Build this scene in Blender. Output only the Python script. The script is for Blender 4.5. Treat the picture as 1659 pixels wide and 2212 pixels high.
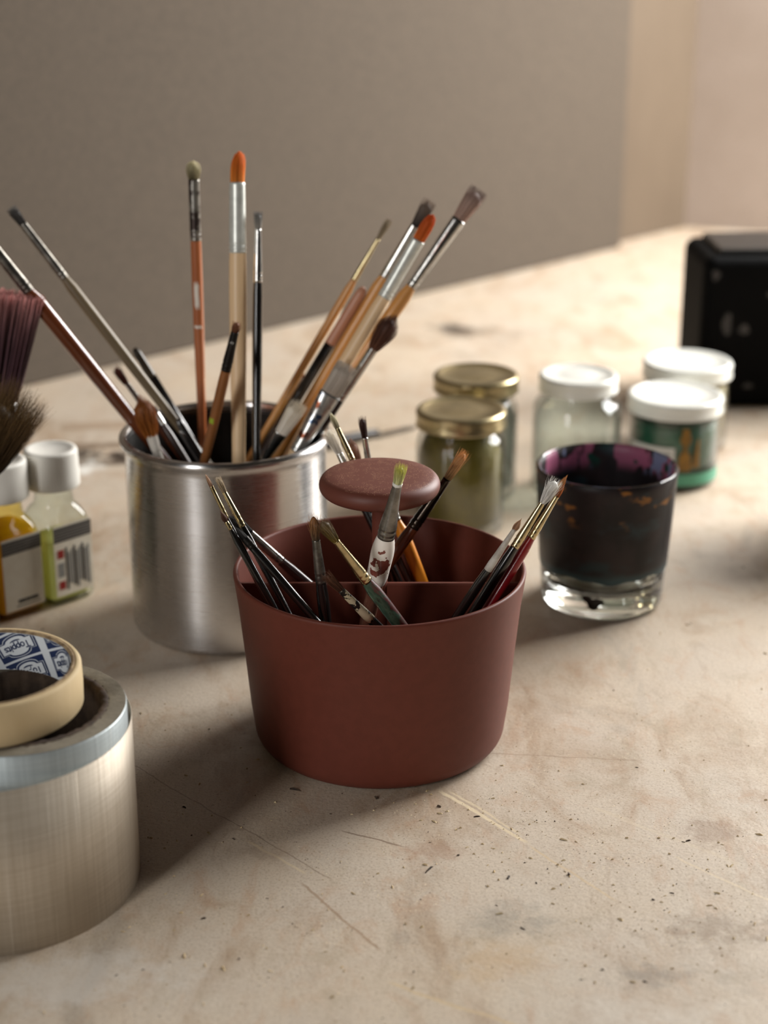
import bpy, bmesh, math, random
import numpy as np
from mathutils import Vector, Matrix

random.seed(11); rng = np.random.default_rng(11)
for _o in list(bpy.data.objects): bpy.data.objects.remove(_o)
SC = bpy.context.scene
COL = SC.collection
R = math.radians

def lin(c):
    out = []
    for v in c[:3]:
        v = v / 255.0
        out.append(v / 12.92 if v <= .04045 else ((v + .055) / 1.055) ** 2.4)
    return (out[0], out[1], out[2], 1.0)

# ------------------------------------------------------------------ camera
CAM_H = .3882
cd = bpy.data.cameras.new('camera'); cam = bpy.data.objects.new('camera', cd); COL.objects.link(cam)
cam.location = (0, 0, CAM_H); cam.rotation_euler = (R(90 - 20.75), 0, 0)
cd.sensor_fit = 'VERTICAL'; cd.sensor_height = 36.0; cd.sensor_width = 27.0
cd.lens = 3700 / 2212 * 36.0
cd.clip_start = .02; cd.clip_end = 30
cd.dof.use_dof = True; cd.dof.focus_distance = .748; cd.dof.aperture_fstop = 6.6
SC.camera = cam

# ------------------------------------------------------------------ world, windows (area lights), exposure
w = bpy.data.worlds.new('world'); SC.world = w; w.use_nodes = True
bg = w.node_tree.nodes['Background']; bg.inputs[0].default_value = lin((176, 166, 154)); bg.inputs[1].default_value = .04

def window_light(name, loc, target, sx, sy, power, color):
    l = bpy.data.lights.new(name, 'AREA'); l.shape = 'RECTANGLE'; l.size = sx; l.size_y = sy
    l.energy = power; l.color = color
    o = bpy.data.objects.new(name, l); COL.objects.link(o); o.location = loc
    o.rotation_euler = (Vector(target) - Vector(loc)).to_track_quat('-Z', 'Y').to_euler()
    return o
window_light('window_light_main', (.92, 1.60, .58), (.0, 1.1, .0), .8, .72, 46, (1, .985, .965))
window_light('window_light_room', (-1.25, -1.2, .85), (0, .75, .05), .34, 1.3, 21, (1, .98, .96))
SC.view_settings.view_transform = 'Standard'; SC.view_settings.look = 'None'
SC.view_settings.gamma = 1.0; SC.view_settings.use_curve_mapping = False
SC.view_settings.exposure = 0.18

# ------------------------------------------------------------------ materials
_M = {}
def M(name, c1, c2=None, scale=60, thr=(.4, .6), rough=.5, metal=0, stretch=(1, 1, 1), bump=0, bscale=None,
      coat=0, spec=.5, trans=0, ior=1.45, detail=4, rvar=0, transl=0, ramp=None, aniso=0):
    if name in _M: return _M[name]
    m = bpy.data.materials.new(name); m.use_nodes = True; nt = m.node_tree; N = nt.nodes; L = nt.links
    p = N['Principled BSDF']
    p.inputs['Base Color'].default_value = lin(c1); p.inputs['Roughness'].default_value = rough
    p.inputs['Metallic'].default_value = metal; p.inputs['Specular IOR Level'].default_value = spec
    p.inputs['Coat Weight'].default_value = coat; p.inputs['Coat Roughness'].default_value = .08
    p.inputs['Transmission Weight'].default_value = trans; p.inputs['IOR'].default_value = ior
    if aniso: p.inputs['Anisotropic'].default_value = aniso
    if c2 is not None or ramp or bump or rvar:
        tc = N.new('ShaderNodeTexCoord'); mp = N.new('ShaderNodeMapping'); mp.inputs['Scale'].default_value = stretch
        L.new(tc.outputs['Object'], mp.inputs['Vector'])
        nz = N.new('ShaderNodeTexNoise'); nz.inputs['Scale'].default_value = scale; nz.inputs['Detail'].default_value = detail
        nz.inputs['Roughness'].default_value = .6
        L.new(mp.outputs[0], nz.inputs['Vector'])
        if c2 is not None or ramp:
            cr = N.new('ShaderNodeValToRGB'); e = cr.color_ramp.elements
            if ramp:
                e[0].position, e[0].color = ramp[0][0], lin(ramp[0][1]); e[1].position, e[1].color = ramp[-1][0], lin(ramp[-1][1])
                for pos, c in ramp[1:-1]:
                    k = e.new(pos); k.color = lin(c)
            else:
                e[0].position, e[0].color = thr[0], lin(c1); e[1].position, e[1].color = thr[1], lin(c2)
            L.new(nz.outputs['Fac'], cr.inputs[0]); L.new(cr.outputs[0], p.inputs['Base Color'])
        if rvar:
            mr = N.new('ShaderNodeMapRange'); mr.inputs['To Min'].default_value = max(.02, rough - rvar); mr.inputs['To Max'].default_value = rough + rvar
            mr.inputs['From Min'].default_value = .3; mr.inputs['From Max'].default_value = .7
            L.new(nz.outputs['Fac'], mr.inputs[0]); L.new(mr.outputs[0], p.inputs['Roughness'])
        if bump:
            src = nz
            if bscale:
                src = N.new('ShaderNodeTexNoise'); src.inputs['Scale'].default_value = bscale; src.inputs['Detail'].default_value = 3
                L.new(mp.outputs[0], src.inputs['Vector'])
            bn = N.new('ShaderNodeBump'); bn.inputs['Strength'].default_value = bump; bn.inputs['Distance'].default_value = .0006
            L.new(src.outputs['Fac'], bn.inputs['Height']); L.new(bn.outputs[0], p.inputs['Normal'])
    if transl:      # lets light seep through, as through a liquid
        tl = N.new('ShaderNodeBsdfTranslucent'); tl.inputs[0].default_value = lin(c1)
        ms = N.new('ShaderNodeMixShader'); ms.inputs[0].default_value = transl
        L.new(p.outputs[0], ms.inputs[1]); L.new(tl.outputs[0], ms.inputs[2]); L.new(ms.outputs[0], N['Material Output'].inputs[0])
    _M[name] = m
    return m

def HAIR(name, root, tip, dark=.55, rough=.55, power=1.0):
    if name in _M: return _M[name]
    m = bpy.data.materials.new(name); m.use_nodes = True; nt = m.node_tree; N = nt.nodes; L = nt.links
    p = N['Principled BSDF']; p.inputs['Roughness'].default_value = rough; p.inputs['Specular IOR Level'].default_value = .3
    au = N.new('ShaderNodeAttribute'); au.attribute_name = 'along'
    ar = N.new('ShaderNodeAttribute'); ar.attribute_name = 'rnd'
    mx = N.new('ShaderNodeMix'); mx.data_type = 'RGBA'; mx.inputs[6].default_value = lin(root); mx.inputs[7].default_value = lin(tip)
    pw = N.new('ShaderNodeMath'); pw.operation = 'POWER'; pw.inputs[1].default_value = power; L.new(au.outputs['Fac'], pw.inputs[0]); L.new(pw.outputs[0], mx.inputs[0])
    hs = N.new('ShaderNodeHueSaturation'); mr = N.new('ShaderNodeMapRange')
    mr.inputs['To Min'].default_value = dark; mr.inputs['To Max'].default_value = 1.35
    L.new(ar.outputs['Fac'], mr.inputs[0]); L.new(mr.outputs[0], hs.inputs['Value']); L.new(mx.outputs[2], hs.inputs['Color'])
    L.new(hs.outputs[0], p.inputs['Base Color'])
    _M[name] = m
    return m

def GLASS(name, c, rough=.02):
    return M(name, c, rough=rough, trans=1.0, ior=1.47)

def THIN(name, c, rough=.03):
    """thin-walled glass: tinted see-through sheet with a Fresnel gloss"""
    if name in _M: return _M[name]
    m = bpy.data.materials.new(name); m.use_nodes = True; nt = m.node_tree; N = nt.nodes; L = nt.links
    N.remove(N['Principled BSDF']); out = N['Material Output']
    tr = N.new('ShaderNodeBsdfTransparent')
    lw0 = N.new('ShaderNodeLayerWeight'); lw0.inputs[0].default_value = .5; L.new(mixc(nt, math_(nt, 'POWER', lw0.outputs['Facing'], 2.5), lin(c), lin([x * .72 for x in c])), tr.inputs[0])   # longer path through the glass at the edge
    gl_ = N.new('ShaderNodeBsdfGlossy'); gl_.inputs['Roughness'].default_value = rough; gl_.inputs[0].default_value = (1, 1, 1, 1)
    lw = N.new('ShaderNodeLayerWeight'); lw.inputs[0].default_value = .5
    fr = N.new('ShaderNodeMath'); fr.operation = 'MULTIPLY_ADD'; fr.inputs[1].default_value = .9; fr.inputs[2].default_value = .035
    L.new(math_(nt, 'POWER', lw.outputs['Facing'], 5.0), fr.inputs[0])
    mx = N.new('ShaderNodeMixShader'); L.new(fr.outputs[0], mx.inputs[0]); L.new(tr.outputs[0], mx.inputs[1]); L.new(gl_.outputs[0], mx.inputs[2]); L.new(mx.outputs[0], out.inputs[0])
    _M[name] = m
    return m

# ------------------------------------------------------------------ mesh helpers
def link(name, v, f, m, parent=None, smooth=True, attrs=None):
    me = bpy.data.meshes.new(name); me.from_pydata([tuple(x) for x in v], [], [tuple(x) for x in f]); me.update()
    if smooth: me.polygons.foreach_set('use_smooth', [True] * len(me.polygons))
    if attrs:
        for k, a in attrs.items():
            at = me.attributes.new(k, 'FLOAT', 'POINT'); at.data.foreach_set('value', np.asarray(a, dtype=np.float32))
    if isinstance(m, (list, tuple)):
        for q in m: me.materials.append(q)
    elif m: me.materials.append(m)
    o = bpy.data.objects.new(name, me); COL.objects.link(o)
    if parent: o.parent = parent
    return o

def thing(name, label, cat, loc=(0, 0, 0), rot=None, group=None):
    o = bpy.data.objects.new(name, None); COL.objects.link(o); o.empty_display_size = .01
    o.location = loc
    if rot is not None:
        if isinstance(rot, (int, float)): o.rotation_euler = (0, 0, rot)
        else: o.rotation_mode = 'QUATERNION'; o.rotation_quaternion = rot
    o['label'] = label; o['category'] = cat
    if group: o['group'] = group
    return o

def tag(o, label, cat, group=None):
    o['label'] = label; o['category'] = cat
    if group: o['group'] = group
    return o

def struct(o): o['kind'] = 'structure'; return o

def lathe(prof, n=48, sx=None, rmod=None, closed=False):
    """revolve (r, z) points; sx(z)->(scale x, scale y); rmod(r, z, angle)->r; poles where r == 0"""
    v, f, rings = [], [], []
    for (r, z) in prof:
        if r <= 1e-9:
            rings.append([len(v)]); v.append((0, 0, z)); continue
        ring = []
        a, b = sx(z) if sx else (1, 1)
        for i in range(n):
            t = 2 * math.pi * i / n
            rr = rmod(r, z, t) if rmod else r
            ring.append(len(v)); v.append((rr * a * math.cos(t), rr * b * math.sin(t), z))
        rings.append(ring)
    pairs = list(zip(rings[:-1], rings[1:]))
    if closed: pairs.append((rings[-1], rings[0]))
    for A, B in pairs:
        if len(A) == 1 and len(B) == 1: continue
        if len(A) == 1:
            for i in range(n): f.append((A[0], B[(i + 1) % n], B[i]))
        elif len(B) == 1:
            for i in range(n): f.append((A[i], A[(i + 1) % n], B[0]))
        else:
            for i in range(n): f.append((A[i], A[(i + 1) % n], B[(i + 1) % n], B[i]))
    return v, f

def arc(cx, cz, r, a0, a1, n):
    return [(cx + r * math.cos(R(a0 + (a1 - a0) * i / n)), cz + r * math.sin(R(a0 + (a1 - a0) * i / n))) for i in range(n + 1)]

def loft(sections, n=48, e=4.0):
    """sections: (z, half-width, squareness 2..8)"""
    v, f = [], []
    for (z, a, q) in sections:
        for i in range(n):
            t = 2 * math.pi * i / n; c, s = math.cos(t), math.sin(t)
            v.append((a * math.copysign(abs(c) ** (2 / q), c), a * math.copysign(abs(s) ** (2 / q), s), z))
    for k in range(len(sections) - 1):
        for i in range(n):
            f.append((k * n + i, k * n + (i + 1) % n, (k + 1) * n + (i + 1) % n, (k + 1) * n + i))
    f.append(tuple(range(n))[::-1]); m = (len(sections) - 1) * n; f.append(tuple(m + i for i in range(n)))
    return v, f

def box(x0, x1, y0, y1, z0, z1):
    v = [(x, y, z) for z in (z0, z1) for (x, y) in ((x0, y0), (x1, y0), (x1, y1), (x0, y1))]
    return v, [(3, 2, 1, 0), (4, 5, 6, 7), (0, 1, 5, 4), (1, 2, 6, 5), (2, 3, 7, 6), (3, 0, 4, 7)]

def prism(poly, z0, z1):
    n = len(poly); v = [(x, y, z0) for x, y in poly] + [(x, y, z1) for x, y in poly]
    f = [tuple(range(n))[::-1], tuple(range(n, 2 * n))] + [(i, (i + 1) % n, n + (i + 1) % n, n + i) for i in range(n)]
    return v, f

def bevel(o, w, seg=3):
    b = o.modifiers.new('bevel', 'BEVEL'); b.width = w; b.segments = seg; b.limit_method = 'ANGLE'
    return o

# ------------------------------------------------------------------ setting: floor, walls, table
def nodes_for(name):
    m = bpy.data.materials.new(name); m.use_nodes = True; nt = m.node_tree
    return m, nt, nt.nodes, nt.links, nt.nodes['Principled BSDF']

def math_(nt, op, a, b=None, c=None, clamp=False):
    n = nt.nodes.new('ShaderNodeMath'); n.operation = op; n.use_clamp = clamp
    for i, x in enumerate((a, b, c)):
        if x is None: continue
        if isinstance(x, (int, float)): n.inputs[i].default_value = x
        else: nt.links.new(x, n.inputs[i])
    return n.outputs[0]

def mixc(nt, fac, a, b, mode='MIX'):
    n = nt.nodes.new('ShaderNodeMix'); n.data_type = 'RGBA'; n.blend_type = mode
    for s, x in ((0, fac), (6, a), (7, b)):
        if isinstance(x, (int, float)): n.inputs[s].default_value = x
        elif isinstance(x, tuple): n.inputs[s].default_value = x
        else: nt.links.new(x, n.inputs[s])
    return n.outputs[2]

def table_material():
    m, nt, N, L, p = nodes_for('worn_plywood_tabletop')
    tc = N.new('ShaderNodeTexCoord'); P = tc.outputs['Object']
    def noise(scale, detail=4, stretch=(1, 1, 1), rotz=0, rough=.6, dist=0):
        mp = N.new('ShaderNodeMapping'); mp.inputs['Scale'].default_value = stretch; mp.inputs['Rotation'].default_value = (0, 0, R(rotz))
        L.new(P, mp.inputs[0]); n = N.new('ShaderNodeTexNoise'); n.inputs['Scale'].default_value = scale; n.inputs['Detail'].default_value = detail
        n.inputs['Roughness'].default_value = rough; n.inputs['Distortion'].default_value = dist
        L.new(mp.outputs[0], n.inputs['Vector']); return n.outputs['Fac']
    def sm(x, lo, hi):
        n = N.new('ShaderNodeMapRange'); n.interpolation_type = 'SMOOTHSTEP'; n.inputs[1].default_value = lo; n.inputs[2].default_value = hi
        L.new(x, n.inputs[0]); return n.outputs[0]
    base = mixc(nt, sm(noise(7, 5, dist=.6), .35, .65), lin((204, 186, 162)), lin((200, 185, 166)))
    base = mixc(nt, math_(nt, 'MULTIPLY', sm(noise(22, 6, (1, .55, 1), 40, .65, .8), .5, .72), .7), base, lin((164, 134, 102)))     # brownish smears
    base = mixc(nt, math_(nt, 'MULTIPLY', sm(noise(30, 5, (1, .6, 1), -20), .52, .75), .5), base, lin((206, 194, 176)))           # pale scuffs
    base = mixc(nt, math_(nt, 'MULTIPLY', sm(noise(16, 5, (1, .5, 1), 15, .6, 1.0), .58, .75), .5), base, lin((138, 128, 116)))    # grey dirt
    base = mixc(nt, math_(nt, 'MULTIPLY', sm(noise(900, 2), .45, .75), .4), base, lin((126, 102, 78)))                            # fibre grain
    def specks(scale, size, col, amt, base):
        vn = N.new('ShaderNodeTexVoronoi'); vn.inputs['Scale'].default_value = scale; L.new(P, vn.inputs['Vector'])
        vn.inputs['Randomness'].default_value = 1
        msk = sm(vn.outputs['Distance'], size, size * .5)
        sel = sm(noise(40, 4), .5, .6)
        return mixc(nt, math_(nt, 'MULTIPLY', math_(nt, 'MULTIPLY', msk, sel), amt), base, lin(col))
    base = mixc(nt, math_(nt, 'MULTIPLY', sm(noise(70, 6, (1, .35, 1), 45, .7, 1.5), .55, .72), .3), base, lin((140, 112, 86)))
    base = mixc(nt, math_(nt, 'MULTIPLY', sm(noise(48, 6, (1, .6, 1), 60, .7, 1.2), .5, .7), .5), base, lin((184, 148, 116)))
    base = mixc(nt, math_(nt, 'MULTIPLY', sm(noise(36, 6, (1, .6, 1), -35, .7, 1.0), .52, .7), .35), base, lin((158, 140, 112)))
    base = specks(260, .12, (92, 70, 48), .8, base)
    base = specks(120, .07, (50, 40, 32), .8, base)
    base = specks(330, .14, (232, 214, 178), .8, base)
    base = specks(620, .2, (226, 206, 170), .7, base)
    base = specks(540, .16, (110, 84, 60), .6, base)
    sx = N.new('ShaderNodeSeparateXYZ'); L.new(P, sx.inputs[0]); X, Y = sx.outputs[0], sx.outputs[1]
    wob = math_(nt, 'MULTIPLY', math_(nt, 'SUBTRACT', noise(60, 3), .5), .004)
    hgt = None
    def seg(p0, p1, wd, soft):
        dx, dy = p1[0] - p0[0], p1[1] - p0[1]; ln = math.hypot(dx, dy); ux, uy = dx / ln, dy / ln
        a = math_(nt, 'ADD', math_(nt, 'MULTIPLY', math_(nt, 'SUBTRACT', X, p0[0]), ux), math_(nt, 'MULTIPLY', math_(nt, 'SUBTRACT', Y, p0[1]), uy))
        d = math_(nt, 'SUBTRACT', math_(nt, 'MULTIPLY', math_(nt, 'SUBTRACT', X, p0[0]), -uy), math_(nt, 'MULTIPLY', math_(nt, 'SUBTRACT', Y, p0[1]), -ux))
        d = math_(nt, 'ABSOLUTE', math_(nt, 'ADD', d, wob))
        return math_(nt, 'MULTIPLY', math_(nt, 'MULTIPLY', sm(d, wd + soft, wd), sm(a, 0, .006)), sm(a, ln, ln - .006))
    for (p0, p1, wd, col, amt) in [((.024, .674), (.062, .627), .0006, (222, 202, 166), .9), ((.028, .674), (.060, .634), .0004, (214, 194, 160), .8),
            ((.06, .628), (.094, .584), .0004, (205, 180, 142), .7), ((-.035, .600), (.0, .55), .0004, (150, 120, 90), .6), ((-.06, .632), (-.03, .604), .0004, (220, 200, 165), .7),
            ((.09, .66), (.15, .61), .0007, (206, 188, 160), .5), ((-.02, .64), (.01, .625), .0003, (120, 96, 76), .7), ((.12, .62), (.18, .56), .0004, (214, 194, 160), .6),
            ((.0, .533), (.05, .505), .0006, (205, 178, 135), .6), ((.02, .71), (.12, .70), .0003, (150, 124, 98), .5), ((-.12, .70), (-.02, .60), .0002, (120, 96, 76), .5),
            ((-.3, 1.15), (-.12, 1.165), .004, (110, 86, 62), .7), ((-.26, 1.11), (-.14, 1.128), .003, (92, 72, 52), .75), ((-.24, 1.2), (-.1, 1.22), .006, (150, 120, 90), .5)]:
        base = mixc(nt, math_(nt, 'MULTIPLY', seg(p0, p1, wd, wd * 1.2), amt), base, lin(col))
    def blob(c, rx, ry, col, amt, base):
        u = math_(nt, 'DIVIDE', math_(nt, 'SUBTRACT', X, c[0]), rx); v = math_(nt, 'DIVIDE', math_(nt, 'SUBTRACT', Y, c[1]), ry)
        d = math_(nt, 'ADD', math_(nt, 'SQRT', math_(nt, 'ADD', math_(nt, 'MULTIPLY', u, u), math_(nt, 'MULTIPLY', v, v))), math_(nt, 'MULTIPLY', math_(nt, 'ADD', math_(nt, 'MULTIPLY', math_(nt, 'SUBTRACT', noise(45, 5), .5), 2.6), math_(nt, 'MULTIPLY', math_(nt, 'SUBTRACT', noise(170, 5), .5), 2.2)), 1.0))
        return mixc(nt, math_(nt, 'MULTIPLY', sm(d, 1.1, .1), amt * .8), base, lin(col))
    for c, rx, ry, col, amt in [((.064, 1.485), .026, .026, (54, 48, 44), 1.2), ((.09, 1.47), .06, .022, (122, 98, 72), .5), ((-.1839, 1.137), .017, .016, (52, 38, 27), 1.2),
            ((-.212, 1.137), .015, .02, (46, 34, 25), 1.2), ((-.206, 1.107), .013, .018, (240, 236, 226), 1.2), ((.0943, .537), .022, .01, (122, 116, 106), .6),
            ((.047, .570), .02, .012, (140, 134, 122), .6), ((.0215, .622), .02, .008, (150, 108, 78), .5), ((.13, .566), .025, .016, (126, 100, 70), .6),
            ((.139, .637), .014, .012, (128, 92, 62), .55), ((.044, .545), .03, .014, (188, 150, 96), .45), ((.18, .66), .035, .02, (168, 132, 96), .45), ((-.05, .62), .012, .007, (140, 116, 92), .5),
            ((-.12, .535), .05, .02, (214, 208, 198), .55), ((.1, .512), .03, .012, (214, 204, 188), .5), ((.353, 1.9), .018, .02, (120, 84, 56), .7), ((-.3, 1.2), .09, .03, (150, 122, 92), .4), ((.02, 1.3), .08, .03, (170, 144, 112), .35)]:
        base = blob(c, rx, ry, col, amt, base)
    hs = N.new('ShaderNodeHueSaturation'); hs.inputs['Saturation'].default_value = .95; hs.inputs['Value'].default_value = .94; L.new(base, hs.inputs['Color']); L.new(hs.outputs[0], p.inputs['Base Color'])
    p.inputs['Roughness'].default_value = .5; p.inputs['Specular IOR Level'].default_value = .42
    rr = N.new('ShaderNodeMapRange'); rr.inputs[1].default_value = .3; rr.inputs[2].default_value = .7; rr.inputs[3].default_value = .42; rr.inputs[4].default_value = .62
    L.new(noise(18, 5), rr.inputs[0]); L.new(rr.outputs[0], p.inputs['Roughness'])
    bn = N.new('ShaderNodeBump'); bn.inputs['Strength'].default_value = .28; bn.inputs['Distance'].default_value = .0007
    hh = math_(nt, 'ADD', noise(420, 4), math_(nt, 'MULTIPLY', noise(60, 3), .8))
    L.new(hh, bn.inputs['Height']); L.new(bn.outputs[0], p.inputs['Normal'])
    return m

CORNER = (.343, 1.943); LDIR = Vector((-.7163, -.6978)); RDIR = Vector((.96, -.28))
def along(p, d, t, off=0):
    n = Vector((-d[1], d[0])); return (p[0] + d[0] * t + n[0] * off, p[1] + d[1] * t + n[1] * off)
# floor
struct(link('floor', *prism([(-2.6, -1.8), (2.6, -1.8), (2.6, 3.2), (-2.6, 3.2)], -.80, -.75), M('floor_boards', (120, 96, 74), (96, 76, 58), scale=6, stretch=(1, 8, 1), rough=.6), smooth=False))
plaster = M('pink_beige_plaster', (162, 148, 137), (152, 138, 126), scale=5, rough=.85, bump=.1, bscale=90)
ply = M('plywood_wall', (98, 84, 68), (84, 70, 55), scale=5, stretch=(1, 1, .35), thr=(.38, .7), rough=.75, detail=6)
struct(link('wall_left', *prism([along(CORNER, LDIR, 0), along(CORNER, LDIR, 0, -.06), along(CORNER, LDIR, 2.4, -.06), along(CORNER, LDIR, 2.4)], -.75, 1.7), ply, smooth=False))
struct(link('wall_right', *prism([along(CORNER, RDIR, 0), along(CORNER, RDIR, .62), along(CORNER, RDIR, .62, .06), along(CORNER, RDIR, -.0, .06)], -.75, 1.7), plaster, smooth=False))
fabric = M('grey_linen_board', (85, 75, 64), (77, 68, 58), scale=240, stretch=(1, 1, 1), rough=.92, bump=.25, bscale=900)
pb = link('pinboard', *prism([along(CORNER, LDIR, .142, .004), along(CORNER, LDIR, 1.95, .004), along(CORNER, LDIR, 1.95, .02), along(CORNER, LDIR, .142, .02)], .0005, 1.25), fabric, smooth=False)
tag(bevel(pb, .002), 'large grey-brown fabric board standing against the plywood wall behind the worktable', 'board')
# table
tb = thing('worktable', 'worn tan plywood worktable pushed into the corner of the room, scratched and dusted with crumbs', 'table', (0, 0, -.75))
tt = link('table_top', *prism([along(CORNER, LDIR, 0, .001), along(CORNER, LDIR, 1.9, .001), (-1.02, .08), (.93, .08), along(CORNER, RDIR, .61, -.001), along(CORNER, RDIR, .003, -.001)][::-1], .714, .75), table_material(), tb, smooth=False)
tt.data.transform(Matrix.Identity(4))
for (x, y) in ((-.93, .16), (.84, .16), (.84, 1.66), (-.93, .62)):
    link('leg', *box(x - .03, x + .03, y - .03, y + .03, 0, .7135), M('table_leg_wood', (150, 122, 92), (136, 108, 80), scale=20, rough=.6), tb, smooth=False)

# ------------------------------------------------------------------ terracotta organiser
OC = (-.002, .727)
terra = M('matte_terracotta_plastic', (102, 51, 39), (98, 49, 37), scale=200, rough=.52, spec=.3, bump=.03, bscale=2500)
def speck_mat():
    m, nt, N, L, p = nodes_for('dusty_terracotta_plastic')
    tc = N.new('ShaderNodeTexCoord'); vn = N.new('ShaderNodeTexVoronoi'); vn.inputs['Scale'].default_value = 1900; L.new(tc.outputs['Object'], vn.inputs['Vector'])
    nz = N.new('ShaderNodeTexNoise'); nz.inputs['Scale'].default_value = 300; L.new(tc.outputs['Object'], nz.inputs['Vector'])
    ge = N.new('ShaderNodeNewGeometry'); gz = N.new('ShaderNodeSeparateXYZ'); L.new(ge.outputs['Normal'], gz.inputs[0])
    sp = math_(nt, 'MULTIPLY', math_(nt, 'LESS_THAN', vn.outputs['Distance'], .27), math_(nt, 'GREATER_THAN', nz.outputs['Fac'], .5))
    L.new(mixc(nt, math_(nt, 'MULTIPLY', math_(nt, 'MULTIPLY', sp, .6), math_(nt, 'GREATER_THAN', gz.outputs[2], .85)), lin((106, 57, 45)), lin((204, 160, 124))), p.inputs['Base Color'])
    p.inputs['Roughness'].default_value = .52; p.inputs['Specular IOR Level'].default_value = .4
    return m
org = thing('desk_organiser', 'round matte terracotta plastic organiser with central knob handle holding small paintbrushes', 'organiser', (OC[0], OC[1], 0))
prof = [(0, .0006), (.050, .0006), (.0515, .0)] + arc(.0505, .0085, .0085, -80, -8, 8) + [(.0606, .02), (.0628, .045), (.0652, .070), (.0671, .0845)]
prof += arc(.0661, .0852, .0011, 0, 180, 6) + [(.0632, .07), (.0605, .04), (.0588, .014)] + arc(.0538, .0105, .005, 0, -85, 4) + [(.03, .0046), (0, .0046)]
link('cup', *lathe(prof, 128), terra, org)
# divider with its lower part following the bowl
dv = []; df = []
NS = 32
for i in range(NS + 1):
    x = -.0643 + .1286 * i / NS
    zb = float(np.interp(abs(x), [0, .053, .0588, .0605, .0632, .0640, .0643], [.0048, .0048, .013, .039, .0695, .0768, .0770]))
    for (y, z) in ((-.0014, zb), (-.0014, .0772), (-.0008, .078), (.0008, .078), (.0014, .0772), (.0014, zb)):
        dv.append((x, y, z))
for i in range(NS):
    for k in range(6): df.append((i * 6 + k, (i + 1) * 6 + k, (i + 1) * 6 + (k + 1) % 6, i * 6 + (k + 1) % 6))
df += [tuple(range(6))[::-1], tuple(NS * 6 + k for k in range(6))]
link('divider', dv, df, terra, org, smooth=False)
hd = link('handle_stem', *lathe([(0, .0047), (.0075, .0047), (.0052, .012), (.0042, .03), (.0036, .06), (.0035, .105), (.0036, .116), (.0042, .1198), (.0055, .1216), (0, .1217)], 32), terra, org)
kp = [(0, .1214), (.008, .1214), (.018, .1216)] + arc(.0228, .1262, .0046, -80, 62, 12) + [(.0238, .1307), (.018, .1311), (0, .1311)]
link('handle_knob', *lathe(kp, 96), speck_mat(), org)

# ------------------------------------------------------------------ aluminium can
CC = (-.0841, .864)
def can_mat():
    m, nt, N, L, p = nodes_for('spun_aluminium')
    tc = N.new('ShaderNodeTexCoord'); mp = N.new('ShaderNodeMapping'); mp.inputs['Scale'].default_value = (1.5, 1.5, 150); L.new(tc.outputs['Object'], mp.inputs[0])
    nz = N.new('ShaderNodeTexNoise'); nz.inputs['Scale'].default_value = 12; nz.inputs['Detail'].default_value = 5; L.new(mp.outputs[0], nz.inputs['Vector'])
    n2 = N.new('ShaderNodeTexNoise'); n2.inputs['Scale'].default_value = 55; n2.inputs['Detail'].default_value = 4; L.new(tc.outputs['Object'], n2.inputs['Vector'])
    L.new(mixc(nt, nz.outputs['Fac'], lin((200, 198, 197)), lin((226, 224, 223))), p.inputs['Base Color'])
    p.inputs['Metallic'].default_value = 1
    mr = N.new('ShaderNodeMapRange'); mr.inputs[3].default_value = .2; mr.inputs[4].default_value = .36
    tg = N.new('ShaderNodeTangent'); tg.direction_type = 'RADIAL'; tg.axis = 'Z'; L.new(tg.outputs[0], p.inputs['Tangent'])
    p.inputs['Anisotropic'].default_value = .85; p.inputs['Anisotropic Rotation'].default_value = .25
    L.new(math_(nt, 'MULTIPLY', math_(nt, 'ADD', nz.outputs['Fac'], n2.outputs['Fac']), .5), mr.inputs[0]); L.new(mr.outputs[0], p.inputs['Roughness'])
    bn = N.new('ShaderNodeBump'); bn.inputs['Strength'].default_value = .12; bn.inputs['Distance'].default_value = .0004; L.new(nz.outputs['Fac'], bn.inputs['Height']); L.new(bn.outputs[0], p.inputs['Normal'])
    return m
can = thing('metal_can', 'brushed aluminium can with rolled rim holding tall paintbrushes', 'can', (CC[0], CC[1], 0))
alu = can_mat()
prof = [(0, .001), (.050, .001), (.051, 0), (.0525, .0006), (.0534, .003), (.0535, .02), (.0535, .098), (.0537, .1005)] + arc(.0538, .1048, .0024, -60, 190, 12) + [(.0529, .101)]
link('shell', *lathe(prof, 128), alu, can)
link('interior', *lathe([(.0529, .1012), (.0528, .09), (.0527, .01), (.0515, .0042), (.04, .0036), (0, .0036)], 96), M('dark_can_interior', (64, 62, 60), (40, 38, 36), scale=30, rough=.45, metal=.8), can)  # inner wall and floor coloured darker than the shell

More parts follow.
